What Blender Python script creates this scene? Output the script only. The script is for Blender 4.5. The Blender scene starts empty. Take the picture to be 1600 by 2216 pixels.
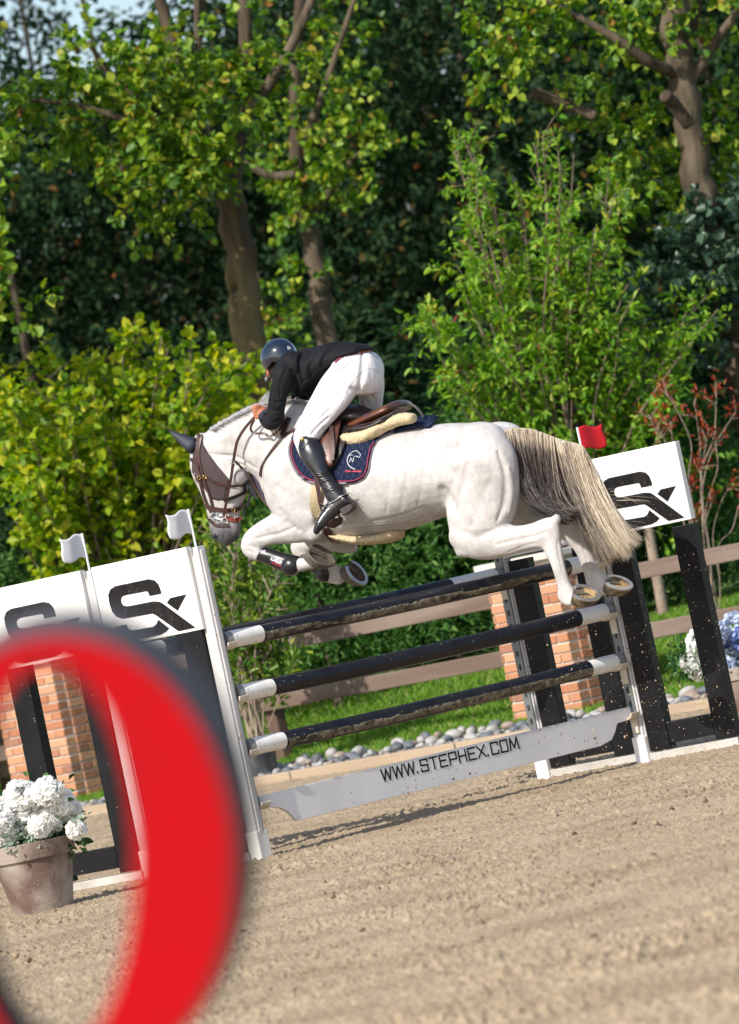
import bpy, bmesh, math, random
import numpy as np
from mathutils import Vector, Matrix
from mathutils.bvhtree import BVHTree
from mathutils.geometry import delaunay_2d_cdt
rad=math.radians
scene=bpy.context.scene
COL=scene.collection
rng=np.random.default_rng(7); random.seed(7)
# ---------------------------------------------------------------- camera
FPX=12391.0; CAM=np.array([-20.63,-24.21,1.409]); YAW,PIT,ROL=rad(42.149),rad(.639),rad(11.867)
fw=np.array([math.sin(YAW)*math.cos(PIT),math.cos(YAW)*math.cos(PIT),math.sin(PIT)])
R_=np.array([math.cos(YAW),-math.sin(YAW),0.]); F_=np.array([math.sin(YAW),math.cos(YAW),0.]); Z_=np.array([0,0,1.])
_u=np.cross(R_,fw); r2=R_*math.cos(ROL)-_u*math.sin(ROL); u2=R_*math.sin(ROL)+_u*math.cos(ROL)
cam=bpy.data.cameras.new('camera'); camo=bpy.data.objects.new('camera',cam); COL.objects.link(camo)
camo.matrix_world=Matrix(((r2[0],u2[0],-fw[0],CAM[0]),(r2[1],u2[1],-fw[1],CAM[1]),(r2[2],u2[2],-fw[2],CAM[2]),(0,0,0,1)))
cam.sensor_fit='HORIZONTAL'; cam.sensor_width=36; cam.lens=FPX/1600*36; cam.clip_start=.1; cam.clip_end=2000
cam.dof.use_dof=True; cam.dof.focus_distance=32.3; cam.dof.aperture_fstop=6.3
scene.camera=camo
# ---------------------------------------------------------------- light
SUN_EL=40; TRAV=rad(7)      # sunlight travels along +X, tiny turn
w=bpy.data.worlds.new('World'); scene.world=w; w.use_nodes=True
nt=w.node_tree; bg=nt.nodes['Background']; sky=nt.nodes.new('ShaderNodeTexSky'); sky.sky_type='NISHITA'; sky.sun_disc=False
tr=np.array([math.cos(TRAV),math.sin(TRAV)])
sky.sun_elevation=rad(SUN_EL); sky.sun_rotation=math.atan2(-tr[0],-tr[1]) % (2*math.pi)
sky.air_density=1.0; sky.dust_density=1.5; sky.ozone_density=1.0
nt.links.new(sky.outputs[0],bg.inputs[0]); bg.inputs[1].default_value=.15
sl=bpy.data.lights.new('sun','SUN'); sl.energy=4.6; sl.angle=rad(.5); sl.color=(1,.95,.87)
so=bpy.data.objects.new('sun',sl); COL.objects.link(so)
sd=Vector((tr[0]*math.cos(rad(SUN_EL)),tr[1]*math.cos(rad(SUN_EL)),-math.sin(rad(SUN_EL))))
so.rotation_euler=sd.to_track_quat('-Z','Y').to_euler(); so.location=(0,0,20)
scene.view_settings.view_transform='Standard'; scene.view_settings.look='None'; scene.view_settings.exposure=0.22; scene.view_settings.gamma=1
try:
    scene.cycles.max_bounces=6; scene.cycles.transparent_max_bounces=8
except Exception: pass
# ---------------------------------------------------------------- geometry helpers
def ray(x,y): return fw+r2*(x-800)/FPX-u2*(y-1108)/FPX
def at(x,y,d): return CAM+ray(x,y)*d
def gp(x,y,z=0.):
    d=ray(x,y); return CAM+d*((z-CAM[2])/d[2])
def plane_hit(x,y,p,n):
    d=ray(x,y); return CAM+d*(np.dot(p-CAM,n)/np.dot(d,n))
def V(a): return Vector((float(a[0]),float(a[1]),float(a[2])))
def nrm(v): v=np.asarray(v,float); return v/(np.linalg.norm(v)+1e-12)
# ---------------------------------------------------------------- materials
def mat(name,col,rough=.6,metal=0.,col2=None,nscale=8.,bump=0.,bscale=60.,spec=.5,detail=4,stretch=None,mixlo=.35,mixhi=.65,coat=0.,bdist=.01):
    m=bpy.data.materials.new(name); m.use_nodes=True; n=m.node_tree.nodes; l=m.node_tree.links
    b=n['Principled BSDF']; b.inputs['Roughness'].default_value=rough; b.inputs['Metallic'].default_value=metal
    b.inputs['Specular IOR Level'].default_value=spec; b.inputs['Coat Weight'].default_value=coat
    b.inputs['Base Color'].default_value=(*col,1)
    tc=n.new('ShaderNodeTexCoord'); mp=n.new('ShaderNodeMapping'); l.new(tc.outputs['Object'],mp.inputs[0])
    if stretch: mp.inputs['Scale'].default_value=stretch
    if col2 is not None:
        t=n.new('ShaderNodeTexNoise'); t.inputs['Scale'].default_value=nscale; t.inputs['Detail'].default_value=detail; l.new(mp.outputs[0],t.inputs[0])
        r=n.new('ShaderNodeValToRGB'); r.color_ramp.elements[0].position=mixlo; r.color_ramp.elements[1].position=mixhi
        r.color_ramp.elements[0].color=(*col,1); r.color_ramp.elements[1].color=(*col2,1)
        l.new(t.outputs[0],r.inputs[0]); l.new(r.outputs[0],b.inputs['Base Color'])
    if bump:
        t=n.new('ShaderNodeTexNoise'); t.inputs['Scale'].default_value=bscale; t.inputs['Detail'].default_value=5; l.new(mp.outputs[0],t.inputs[0])
        bp=n.new('ShaderNodeBump'); bp.inputs['Strength'].default_value=bump; bp.inputs['Distance'].default_value=bdist
        l.new(t.outputs[0],bp.inputs['Height']); l.new(bp.outputs[0],b.inputs['Normal'])
    return m
def add_specks(m,col,scale,thr,cov=None,stretch=(1,1,1),rough=None,cscale=3.):
    """scattered small spots of another colour over whatever colour the material has; cov = patchiness threshold"""
    n=m.node_tree.nodes; l=m.node_tree.links; b=n['Principled BSDF']
    tc=n.new('ShaderNodeTexCoord'); mp=n.new('ShaderNodeMapping'); mp.inputs['Scale'].default_value=stretch; l.new(tc.outputs['Object'],mp.inputs[0])
    vo=n.new('ShaderNodeTexVoronoi'); vo.inputs['Scale'].default_value=scale; l.new(mp.outputs[0],vo.inputs[0])
    cr=n.new('ShaderNodeMath'); cr.operation='LESS_THAN'; l.new(vo.outputs['Distance'],cr.inputs[0]); cr.inputs[1].default_value=thr
    sep=n.new('ShaderNodeSeparateColor'); l.new(vo.outputs['Color'],sep.inputs[0])
    g=n.new('ShaderNodeMath'); g.operation='GREATER_THAN'; l.new(sep.outputs[0],g.inputs[0]); g.inputs[1].default_value=.45
    mu=n.new('ShaderNodeMath'); mu.operation='MULTIPLY'; l.new(cr.outputs[0],mu.inputs[0]); l.new(g.outputs[0],mu.inputs[1]); out=mu
    if cov is not None:
        t=n.new('ShaderNodeTexNoise'); t.inputs['Scale'].default_value=cscale; t.inputs['Detail'].default_value=3; l.new(tc.outputs['Object'],t.inputs[0])
        gg=n.new('ShaderNodeMath'); gg.operation='GREATER_THAN'; gg.inputs[1].default_value=cov; l.new(t.outputs[0],gg.inputs[0])
        m2=n.new('ShaderNodeMath'); m2.operation='MULTIPLY'; l.new(out.outputs[0],m2.inputs[0]); l.new(gg.outputs[0],m2.inputs[1]); out=m2
    mix=n.new('ShaderNodeMix'); mix.data_type='RGBA'; mix.inputs[7].default_value=(*col,1); l.new(out.outputs[0],mix.inputs[0])
    src=b.inputs['Base Color']
    if src.links: l.new(src.links[0].from_socket,mix.inputs[6])
    else: mix.inputs[6].default_value=src.default_value
    l.new(mix.outputs[2],b.inputs['Base Color']); return m
def ramp_mat(name,stops,rough=.5,trans=.0,bump=0.,bscale=40.,spec=.5,attr='v'):
    m=bpy.data.materials.new(name); m.use_nodes=True; n=m.node_tree.nodes; l=m.node_tree.links
    b=n['Principled BSDF']; b.inputs['Roughness'].default_value=rough; b.inputs['Specular IOR Level'].default_value=spec
    a=n.new('ShaderNodeAttribute'); a.attribute_name=attr
    r=n.new('ShaderNodeValToRGB'); cr=r.color_ramp
    while len(cr.elements)<len(stops): cr.elements.new(.5)
    for e,(p,c) in zip(cr.elements,stops): e.position=p; e.color=(*c,1)
    l.new(a.outputs['Fac'],r.inputs[0]); l.new(r.outputs[0],b.inputs['Base Color'])
    if trans>0:
        t=n.new('ShaderNodeBsdfTranslucent'); hs=n.new('ShaderNodeHueSaturation'); hs.inputs['Value'].default_value=1.25; hs.inputs['Saturation'].default_value=1.1
        l.new(r.outputs[0],hs.inputs['Color']); l.new(hs.outputs[0],t.inputs[0])
        mx=n.new('ShaderNodeMixShader'); mx.inputs[0].default_value=trans
        l.new(b.outputs[0],mx.inputs[1]); l.new(t.outputs[0],mx.inputs[2]); l.new(mx.outputs[0],n['Material Output'].inputs[0])
    if bump:
        tc=n.new('ShaderNodeTexCoord'); t=n.new('ShaderNodeTexNoise'); t.inputs['Scale'].default_value=bscale; l.new(tc.outputs['Object'],t.inputs[0])
        bp=n.new('ShaderNodeBump'); bp.inputs['Strength'].default_value=bump; bp.inputs['Distance'].default_value=.01
        l.new(t.outputs[0],bp.inputs['Height']); l.new(bp.outputs[0],b.inputs['Normal'])
    return m
# ---------------------------------------------------------------- objects
def tag(o,label=None,cat=None,group=None,kind=None):
    if label: o['label']=label
    if cat: o['category']=cat
    if group: o['group']=group
    if kind: o['kind']=kind
    return o
def empty(name,loc,label,cat,group=None):
    o=bpy.data.objects.new(name,None); COL.objects.link(o); o.location=V(loc); o.empty_display_size=.1
    return tag(o,label,cat,group)
def mesh_obj(name,verts,faces,m,parent=None,smooth=False,attr=None,loc=None,bevel=0.,mats=None,midx=None):
    me=bpy.data.meshes.new(name)
    verts=np.asarray(verts,dtype=np.float32).reshape(-1,3)
    off=np.zeros(3,dtype=np.float32)
    if parent is not None: off=np.array(parent['_o'] if '_o' in parent else parent.location,dtype=np.float32)
    elif loc is not None: off=np.array(loc,dtype=np.float32)
    verts=verts-off
    if isinstance(faces,np.ndarray):
        k=faces.shape[1]; me.vertices.add(len(verts)); me.vertices.foreach_set('co',verts.ravel())
        me.loops.add(faces.size); me.loops.foreach_set('vertex_index',faces.ravel().astype(np.int32))
        me.polygons.add(len(faces)); me.polygons.foreach_set('loop_start',np.arange(0,faces.size,k,dtype=np.int32))
        me.polygons.foreach_set('loop_total',np.full(len(faces),k,dtype=np.int32)); me.update(calc_edges=True)
    else:
        me.from_pydata([tuple(map(float,v)) for v in verts],[],[tuple(int(i) for i in f) for f in faces]); me.update()
    if smooth: me.polygons.foreach_set('use_smooth',np.ones(len(me.polygons),dtype=bool))
    if attr is not None:
        a=me.attributes.new('v','FLOAT','POINT'); a.data.foreach_set('value',np.asarray(attr,dtype=np.float32))
    for mm in (mats or [m]): me.materials.append(mm)
    if midx is not None: me.polygons.foreach_set('material_index',np.asarray(midx,dtype=np.int32))
    o=bpy.data.objects.new(name,me); COL.objects.link(o)
    if parent is not None: o.parent=parent
    elif loc is not None: o.location=V(loc)
    if bevel:
        bv=o.modifiers.new('bevel','BEVEL'); bv.width=bevel; bv.segments=2; bv.limit_method='ANGLE'; bv.angle_limit=rad(40)
    return o
def sub(o,parent):
    """make o (a child of a thing at its origin) a sub-part of parent part"""
    o.parent=parent; return o
class MB:
    def __init__(s): s.v=[]; s.f=[]; s.m=[]
    def add(s,v,f,mi=0):
        b=len(s.v); s.v.extend([tuple(map(float,x)) for x in v]); s.f.extend([tuple(int(i)+b for i in q) for q in f]); s.m.extend([mi]*len(f))
    def box(s,c,sz,ax=None,mi=0):
        ax=ax or (np.array([1,0,0.]),np.array([0,1.,0]),Z_)
        c=np.array(c,float); a,b,d=[np.array(x)*h/2 for x,h in zip(ax,sz)]
        v=[c+i*a+j*b+k*d for i in (-1,1) for j in (-1,1) for k in (-1,1)]
        s.add(v,[(0,1,3,2),(4,6,7,5),(0,4,5,1),(2,3,7,6),(0,2,6,4),(1,5,7,3)],mi)
    def prism(s,pts,back,mi=0):
        """closed polygon of 3-D points, extruded by vector back"""
        n=len(pts); v=list(pts)+[np.array(p)+back for p in pts]
        s.add(v,[tuple(range(n)),tuple(range(2*n-1,n-1,-1))]+[(i,i+n,(i+1)%n+n,(i+1)%n) for i in range(n)],mi)
    def tube(s,pts,rad_,n=10,cap=True,mi=0,closed=False):
        pts=[np.array(p,float) for p in pts]; k=len(pts); rr=rad_ if hasattr(rad_,'__len__') else [rad_]*k
        up=np.array([.13,.2,1.]); vs=[]; prev=None
        for i,p in enumerate(pts):
            if closed: t=nrm(pts[(i+1)%k]-pts[i-1])
            else: t=nrm(pts[min(i+1,k-1)]-pts[max(i-1,0)])
            if prev is None:
                a=np.cross(t,up); 
                if np.linalg.norm(a)<.1: a=np.cross(t,[1,0,0])
            else: a=prev-t*np.dot(prev,t)
            a=nrm(a); prev=a; b=np.cross(t,a)
            for j in range(n):
                th=2*math.pi*j/n; vs.append(p+rr[i]*(math.cos(th)*a+math.sin(th)*b))
        fs=[]
        for i in range(k if closed else k-1):
            for j in range(n):
                i2=(i+1)%k; fs.append((i*n+j,i*n+(j+1)%n,i2*n+(j+1)%n,i2*n+j))
        if cap and not closed:
            fs.append(tuple(range(n-1,-1,-1))); fs.append(tuple((k-1)*n+j for j in range(n)))
        s.add(vs,fs,mi)
    def ribbon(s,pts,width,thick,normals,mi=0):
        pts=[np.array(p,float) for p in pts]; k=len(pts); vs=[]
        for i,p in enumerate(pts):
            t=nrm(pts[min(i+1,k-1)]-pts[max(i-1,0)]); nn=nrm(np.array(normals[i] if hasattr(normals[0],'__len__') else normals)); nn=nrm(nn-t*np.dot(nn,t)); b=np.cross(t,nn)
            wd=width[i] if hasattr(width,'__len__') else width
            vs+= [p+b*wd/2+nn*thick/2,p-b*wd/2+nn*thick/2,p-b*wd/2-nn*thick/2,p+b*wd/2-nn*thick/2]
        fs=[]
        for i in range(k-1):
            for j in range(4): fs.append((i*4+j,i*4+(j+1)%4,i*4+4+(j+1)%4,i*4+4+j))
        fs+=[(3,2,1,0),tuple((k-1)*4+j for j in range(4))]
        s.add(vs,fs,mi)
    def sphere(s,c,r,ax=None,n=16,mi=0,half=False):
        ax=ax or (np.array([1,0,0.]),np.array([0,1.,0]),Z_); r=r if hasattr(r,'__len__') else (r,r,r)
        vs=[];fs=[];m=n//2
        for i in range(m+1):
            ph=math.pi*i/m*(.5 if half else 1)
            for j in range(n):
                th=2*math.pi*j/n
                vs.append(np.array(c)+ax[0]*r[0]*math.sin(ph)*math.cos(th)+ax[1]*r[1]*math.sin(ph)*math.sin(th)+ax[2]*r[2]*math.cos(ph))
        for i in range(m):
            for j in range(n): fs.append((i*n+j,(i+1)*n+j,(i+1)*n+(j+1)%n,i*n+(j+1)%n))
        s.add(vs,fs,mi)
    def obj(s,name,m,parent=None,smooth=False,bevel=0.,loc=None,mats=None):
        return mesh_obj(name,s.v,s.f,m,parent,smooth,None,loc,bevel,mats,s.m if mats else None)
def catmull(P,k):
    P=np.asarray(P,float); n=len(P); out=[]
    for i in range(n-1):
        p0,p1,p2,p3=P[max(i-1,0)],P[i],P[i+1],P[min(i+2,n-1)]
        for j in range(k):
            t=j/k; out.append(.5*((2*p1)+(-p0+p2)*t+(2*p0-5*p1+4*p2-p3)*t*t+(-p0+3*p1-3*p2+p3)*t**3))
    out.append(P[-1]); return np.array(out)
# value noise on arrays
def vnoise(x,y,seed=0):
    xi=np.floor(x).astype(np.int64); yi=np.floor(y).astype(np.int64); xf=x-xi; yf=y-yi
    def h(a,b):
        n=(a*374761393+b*668265263+seed*974634777)&0x7fffffff; n=((n^(n>>13))*1274126177)&0x7fffffff; return ((n^(n>>16))&0xffff)/65535.
    u=xf*xf*(3-2*xf); v=yf*yf*(3-2*yf)
    return (h(xi,yi)*(1-u)+h(xi+1,yi)*u)*(1-v)+(h(xi,yi+1)*(1-u)+h(xi+1,yi+1)*u)*v
# ================================================================ SETTING
M={}
M['sand']=mat('sand',(.405,.315,.21),.95,col2=(.30,.225,.145),nscale=1.6,bump=.5,bscale=95,spec=.15,detail=8,mixlo=.42,mixhi=.68,bdist=.015)
add_specks(M['sand'],(.13,.09,.06),30,.22,cov=.44,cscale=1.3); add_specks(M['sand'],(.15,.105,.065),52,.24,cov=.46,cscale=2.3); add_specks(M['sand'],(.50,.39,.27),36,.25,cov=.45,cscale=3)  # dark specks: moist clods and painted shadow of small pits; pale specks: grains
NC,NR=720,1150
Fs=15*np.exp(np.linspace(0,1,NR)*math.log(46.5/15)); Ss=np.linspace(-1,1,NC)
FF,SS=np.meshgrid(Fs,Ss,indexing='ij'); RR=SS*FF*.12
X=CAM[0]+R_[0]*RR+F_[0]*FF; Y=CAM[1]+R_[1]*RR+F_[1]*FF
LX=9.1
HOOF=[]
for k in range(90):
    q=CAM+F_*rng.uniform(16,40)+R_*rng.uniform(-3,3); HOOF.append((q[0],q[1],rng.uniform(.05,.11),rng.uniform(.006,.016)))
def sand_h(X,Y):
    h=.010*(vnoise(X*.6,Y*.6,1)-.5)+.006*(vnoise(X*3,Y*3,2)-.5)
    a=vnoise(X*26,Y*26,3); b=vnoise(X*52,Y*44,4); c=vnoise(X*105,Y*80,5); e=vnoise(X*75+7,Y*60,15); msk=vnoise(X*1.7+9,Y*1.7,6)**1.5*1.4
    h+= .045*np.clip(a-.72,0,1)*(.2+1.5*msk)+ .038*np.clip(b-.60,0,1)*(.3+msk)+.008*(c-.5)+.026*np.clip(e-.60,0,1)
    d=vnoise(X*33+3,Y*30,8); h-= .035*np.clip(d-.72,0,1)*(.2+1.5*msk)
    g=vnoise(X*6,Y*6,31); h+=.035*np.clip(g-.86,0,1)*(1+2*b)
    for hx_,hy_,hr_,hd_ in HOOF: h-=hd_*np.exp(-(((X-hx_)**2+(Y-hy_)**2)/hr_**2))*(.8+.5*vnoise(X*30,Y*30,21))
    return h
Zg=sand_h(X,Y)
edge=np.minimum(1,np.minimum(np.arange(NC),NC-1-np.arange(NC))/24.)[None,:]*np.minimum(1,np.minimum(np.arange(NR),NR-1-np.arange(NR))/24.)[:,None]
Zg=Zg*edge-.046*(1-edge)**2
vs=np.stack([X,Y,Zg],-1).reshape(-1,3)
i=np.arange(NR-1)[:,None]*NC+np.arange(NC-1)[None,:]; fc=np.stack([i,i+1,i+1+NC,i+NC],-1).reshape(-1,4)
tag(mesh_obj('arena_sand',vs,fc,M['sand'],smooth=True),kind='structure',label='loose raked beige sand of the riding arena')
nk=5200; fk=16+26*rng.uniform(0,1,nk)**.8; sk=rng.uniform(-1,1,nk)*.095*fk; kx=CAM[0]+R_[0]*sk+F_[0]*fk; ky=CAM[1]+R_[1]*sk+F_[1]*fk
keep=(kx<8.0)&(vnoise(kx*.8,ky*.8,40)+rng.uniform(-.35,.35,nk)>.5); kx,ky=kx[keep],ky[keep]; nk=len(kx); kr=.0055*np.exp(rng.normal(0,.45,nk)); kr=np.minimum(kr,.020)
kz=sand_h(kx,ky)+kr*.35
cu=np.array([(0,0,1),(.9,.1,.1),(-.2,.95,.0),(-.95,-.2,.15),(.1,-.9,.05),(.5,.5,.75),(-.5,.4,.7),(0,0,-1)],float); cf=np.array([(0,1,5),(0,5,2),(5,1,2),(0,2,6),(0,6,3),(6,2,3),(0,3,4),(0,4,1),(7,2,1),(7,3,2),(7,4,3),(7,1,4)])
an=rng.uniform(0,6.28,nk); ca_,sa_=np.cos(an),np.sin(an); sc2=rng.uniform(.6,1.4,(nk,8,1))
cv=cu[None]*sc2*kr[:,None,None]; cx_=cv[:,:,0]*ca_[:,None]-cv[:,:,1]*sa_[:,None]; cy_=cv[:,:,0]*sa_[:,None]+cv[:,:,1]*ca_[:,None]
cvv=np.stack([cx_+kx[:,None],cy_+ky[:,None],cv[:,:,2]*.8+kz[:,None]],-1).reshape(-1,3)
M['clod']=ramp_mat('clod',[(0,(.10,.07,.045)),(.45,(.21,.155,.10)),(1,(.42,.32,.21))],.95,bump=.5,bscale=200,spec=.1)
tag(mesh_obj('sand_clods',cvv,(cf[None]+(np.arange(nk)*8)[:,None,None]).reshape(-1,3),M['clod'],attr=np.repeat(rng.uniform(0,1,nk),8)),'small loose clods scattered over the arena sand','sand clods',kind='stuff')
mb=MB(); mb.box((-5,-5,-.07),(900,900,.06)); tag(mb.obj('ground',M['sand']),kind='structure')
# lawn (the fence line runs along world Y at x = 9.9)
FX=9.9
M['lawn']=mat('lawn_soil',(.05,.10,.018),.9,col2=(.085,.15,.03),nscale=3,spec=.1,bump=.5,bscale=30)
def lz(x):
    q=np.clip((np.asarray(x,float)-LX-.2)/4.0,0,1); return .05+.50*q*q*(3-2*q)+.02*np.clip(np.asarray(x,float)-FX-3.5,0,20)
xs_=np.array([LX]+list(np.linspace(LX+.2,FX+4,22))+[FX+8,FX+20,FX+130]); ys_=np.linspace(-60,100,3)
vs=[(x,y,float(lz(x))) for x in xs_ for y in ys_]+[(LX,y,-.06) for y in ys_]
n3=len(xs_)*3; fs=[(i*3+j,i*3+3+j,i*3+4+j,i*3+1+j) for i in range(len(xs_)-1) for j in range(2)]+[(n3+j,j,j+1,n3+j+1) for j in range(2)]
tag(mesh_obj('lawn',vs,fs,M['lawn'],smooth=True),kind='structure')
LAWNZ=.05
# grass blades near the edge
def blades(name,n,x0,x1,y0,y1,h,m,label,dens=None):
    px=rng.uniform(0,1,n)**1.15*(x1-x0)+x0; py=rng.uniform(y0,y1,n)
    hh=h*rng.uniform(.5,1.2,n); a=rng.uniform(0,2*math.pi,n); wd=.007*rng.uniform(.7,1.5,n)
    ln=rng.normal(0,.35,(n,2))*hh[:,None]
    b=np.stack([px,py,lz(px)-.01],-1); dx=np.stack([np.cos(a)*wd,np.sin(a)*wd,0*a],-1)
    tip=b+np.stack([ln[:,0],ln[:,1],hh],-1); md=b+np.stack([ln[:,0]*.3,ln[:,1]*.3,hh*.55],-1)
    v=np.stack([b-dx,b+dx,md+dx*.7,tip,md-dx*.7],1).reshape(-1,3); f=(np.arange(n)*5)[:,None]+np.arange(5)[None,:]
    return tag(mesh_obj(name,v,f,m,attr=np.repeat(rng.uniform(0,1,n),5)),label=label,cat='grass',kind='stuff')
M['grass']=ramp_mat('grass_blade',[(0,(.09,.20,.02)),(.6,(.16,.32,.03)),(.9,(.26,.40,.06)),(1,(.42,.40,.16))],.5,.35,spec=.25)
blades('grass',190000,LX-.04,FX+6,2.5,18,.07,M['grass'],'short bright green lawn grass behind the rail fence')
# timber edging between sand and stones
M['edgewood']=mat('pale_timber',(.40,.315,.225),.85,col2=(.32,.245,.17),nscale=6,bump=.3,bscale=40,stretch=(1,.12,1),spec=.2)
add_specks(M['edgewood'],(.45,.34,.22),30,.3,cov=.5)
EX=8.22
mb=MB()
for k in range(9):
    y0=1.5+k*1.9; mb.box((EX,y0+.945,.015),(.15,1.885,.12))
o=mb.obj('timber_edging',M['edgewood'],bevel=.008,loc=(EX,9,0)); tag(o,'low pale timber kerb between the arena sand and the pebble border','edging')
# pebbles
pebm=[]
for nm,c,c2 in (('white',(.42,.405,.38),(.30,.29,.27)),('grey',(.16,.17,.19),(.10,.11,.125)),('tan',(.34,.265,.205),(.24,.19,.155)),('dark',(.07,.075,.085),(.12,.12,.13))):
    mm=mat('pebble_'+nm,c,.55,col2=c2,nscale=9,spec=.35); pebm.append((nm,mm))
pebmesh=[]
for q,(nm,mm) in enumerate(pebm):
    for s_ in range(3):
        b=bmesh.new(); bmesh.ops.create_icosphere(b,subdivisions=2,radius=1)
        s=rng.uniform(.8,1.2,3)*[1,.8,.6]; ph=rng.uniform(0,6,3)
        for v in b.verts:
            n_=1+.10*math.sin(v.co.x*2.3+ph[0])+.08*math.sin(v.co.y*2.9+ph[1]); v.co=Vector((v.co.x*s[0]*n_,v.co.y*s[1]*n_,v.co.z*s[2]))
        me=bpy.data.meshes.new('pebble'); b.to_mesh(me); b.free(); me.polygons.foreach_set('use_smooth',[True]*len(me.polygons)); me.materials.append(mm); pebmesh.append((nm,me))
PG='rounded river pebbles of the border under the fence'
PL={'white':'whitish pebble of the border,','grey':'blue-grey pebble of the border,','tan':'tan pebble of the border,','dark':'dark slate pebble of the border,'}
placed=[]; tries=0
while len(placed)<290 and tries<20000:
    tries+=1
    yy=rng.uniform(4.4,12.2); xx=rng.uniform(EX+.12,LX+.03); r=rng.uniform(.027,.060)*(1.15 if xx>EX+.45 else .9)
    if any((xx-a)**2+(yy-b)**2<(.72*(r+c))**2 for a,b,c in placed): continue
    placed.append((xx,yy,r))
    k=rng.choice(4,p=[.42,.26,.22,.10]); nm,me=pebmesh[k*3+rng.integers(3)]
    o=bpy.data.objects.new('pebble',me); COL.objects.link(o); o.location=(xx,yy,.045+r*.45+.05*max(0,(xx-EX-.2))); o.scale=(r,r,r); o.rotation_euler=(rng.normal(0,.2),rng.normal(0,.2),rng.uniform(0,6.3))
    tag(o,('small ' if r<.037 else 'large ' if r>.056 else 'medium ')+PL[nm]+(' right of the right brick pillar' if yy<7.2 else ' in front of the right brick pillar' if yy<8.2 else ' midway between pillar and fence post' if yy<9.7 else ' near the fence post'),'pebble',PG)
v=[];f=[];at__=[]
bb_=bmesh.new(); bmesh.ops.create_icosphere(bb_,subdivisions=1,radius=1); iv=np.array([list(q.co) for q in bb_.verts]); if_=np.array([[q.index for q in p.verts] for p in bb_.faces]); bb_.free()
ng=4200; gx=rng.uniform(EX+.1,LX+.05,ng); gy=rng.uniform(2.5,17,ng); gr=rng.uniform(.014,.034,ng)
sc_g=rng.uniform(.7,1.2,(ng,1,3))*[1,1,.65]; P_=np.stack([gx,gy,.035+gr*.4+.03*np.clip(gx-EX-.3,0,2)],-1)
vv=(iv[None]*sc_g*gr[:,None,None]+P_[:,None,:]).reshape(-1,3); ff=(if_[None]+(np.arange(ng)*len(iv))[:,None,None]).reshape(-1,3)
M['smallpeb']=ramp_mat('small_pebble',[(0,(.08,.08,.085)),(.35,(.18,.18,.185)),(.6,(.33,.29,.25)),(1,(.46,.44,.41))],.7)
tag(mesh_obj('gravel',vv,ff,M['smallpeb'],smooth=True,attr=np.repeat(rng.uniform(0,1,ng),len(iv))),'mixed small gravel filling the border between kerb and lawn','gravel',kind='stuff')
M['gravelbed']=mat('gravel_bed',(.20,.18,.16),.9,col2=(.10,.09,.08),nscale=30,bump=.8,bscale=50)
mb=MB(); mb.box(((EX+.08+LX)/2,9,0.0),(LX-EX-.085,24,.06)); tag(mb.obj('gravel_bed',M['gravelbed']),kind='structure')
# ---------------------------------------------------------------- fence and pillars
M['fencewood']=mat('weathered_wood',(.15,.105,.082),.85,col2=(.27,.215,.18),nscale=5,bump=.5,bscale=50,stretch=(1,.12,1),spec=.2,mixlo=.4,mixhi=.75)
M['postwood']=mat('post_wood',(.11,.068,.05),.85,col2=(.19,.13,.10),nscale=5,bump=.5,bscale=50,stretch=(1,1,.12),spec=.2)
def fence(y0,y1,posts,label):
    t=empty('rail_fence',(FX,(y0+y1)/2,0),label,'fence')
    for zc in (1.035,.575):
        mb=MB(); mb.box((FX-.085,(y0+y1)/2,zc),(.05,y1-y0,.125)); mb.obj('rail',M['fencewood'],t,bevel=.008)
    for y in posts:
        mb=MB(); mb.box((FX,y,.66),(.115,.13,1.34)); 
        mb.obj('post',M['postwood'],t,bevel=.02)
    return t
PLY=(13.5,14.35); PRY=(7.27,8.05)     # pillar extents along Y
fence(7.98,13.4,[11.15],'weathered two-rail wooden fence between the two brick pillars')
fence(3.0,7.6,[4.1],'weathered two-rail wooden fence right of the right brick pillar')
fence(14.1,19,[16.5],'weathered two-rail wooden fence left of the left brick pillar')
t=empty('rail_fence',(FX+9,4,0),'distant grey-brown rail fence far behind the red shrub','fence')
for zc in (1.0,1.9):
    mb=MB(); mb.box((FX+9,3,zc),(.06,9,.16)); mb.obj('rail',M['fencewood'],t)
for yy in (0,3,6):
    mb=MB(); mb.box((FX+9.1,yy,1.0),(.12,.12,2.1)); mb.obj('post',M['postwood'],t)
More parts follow.
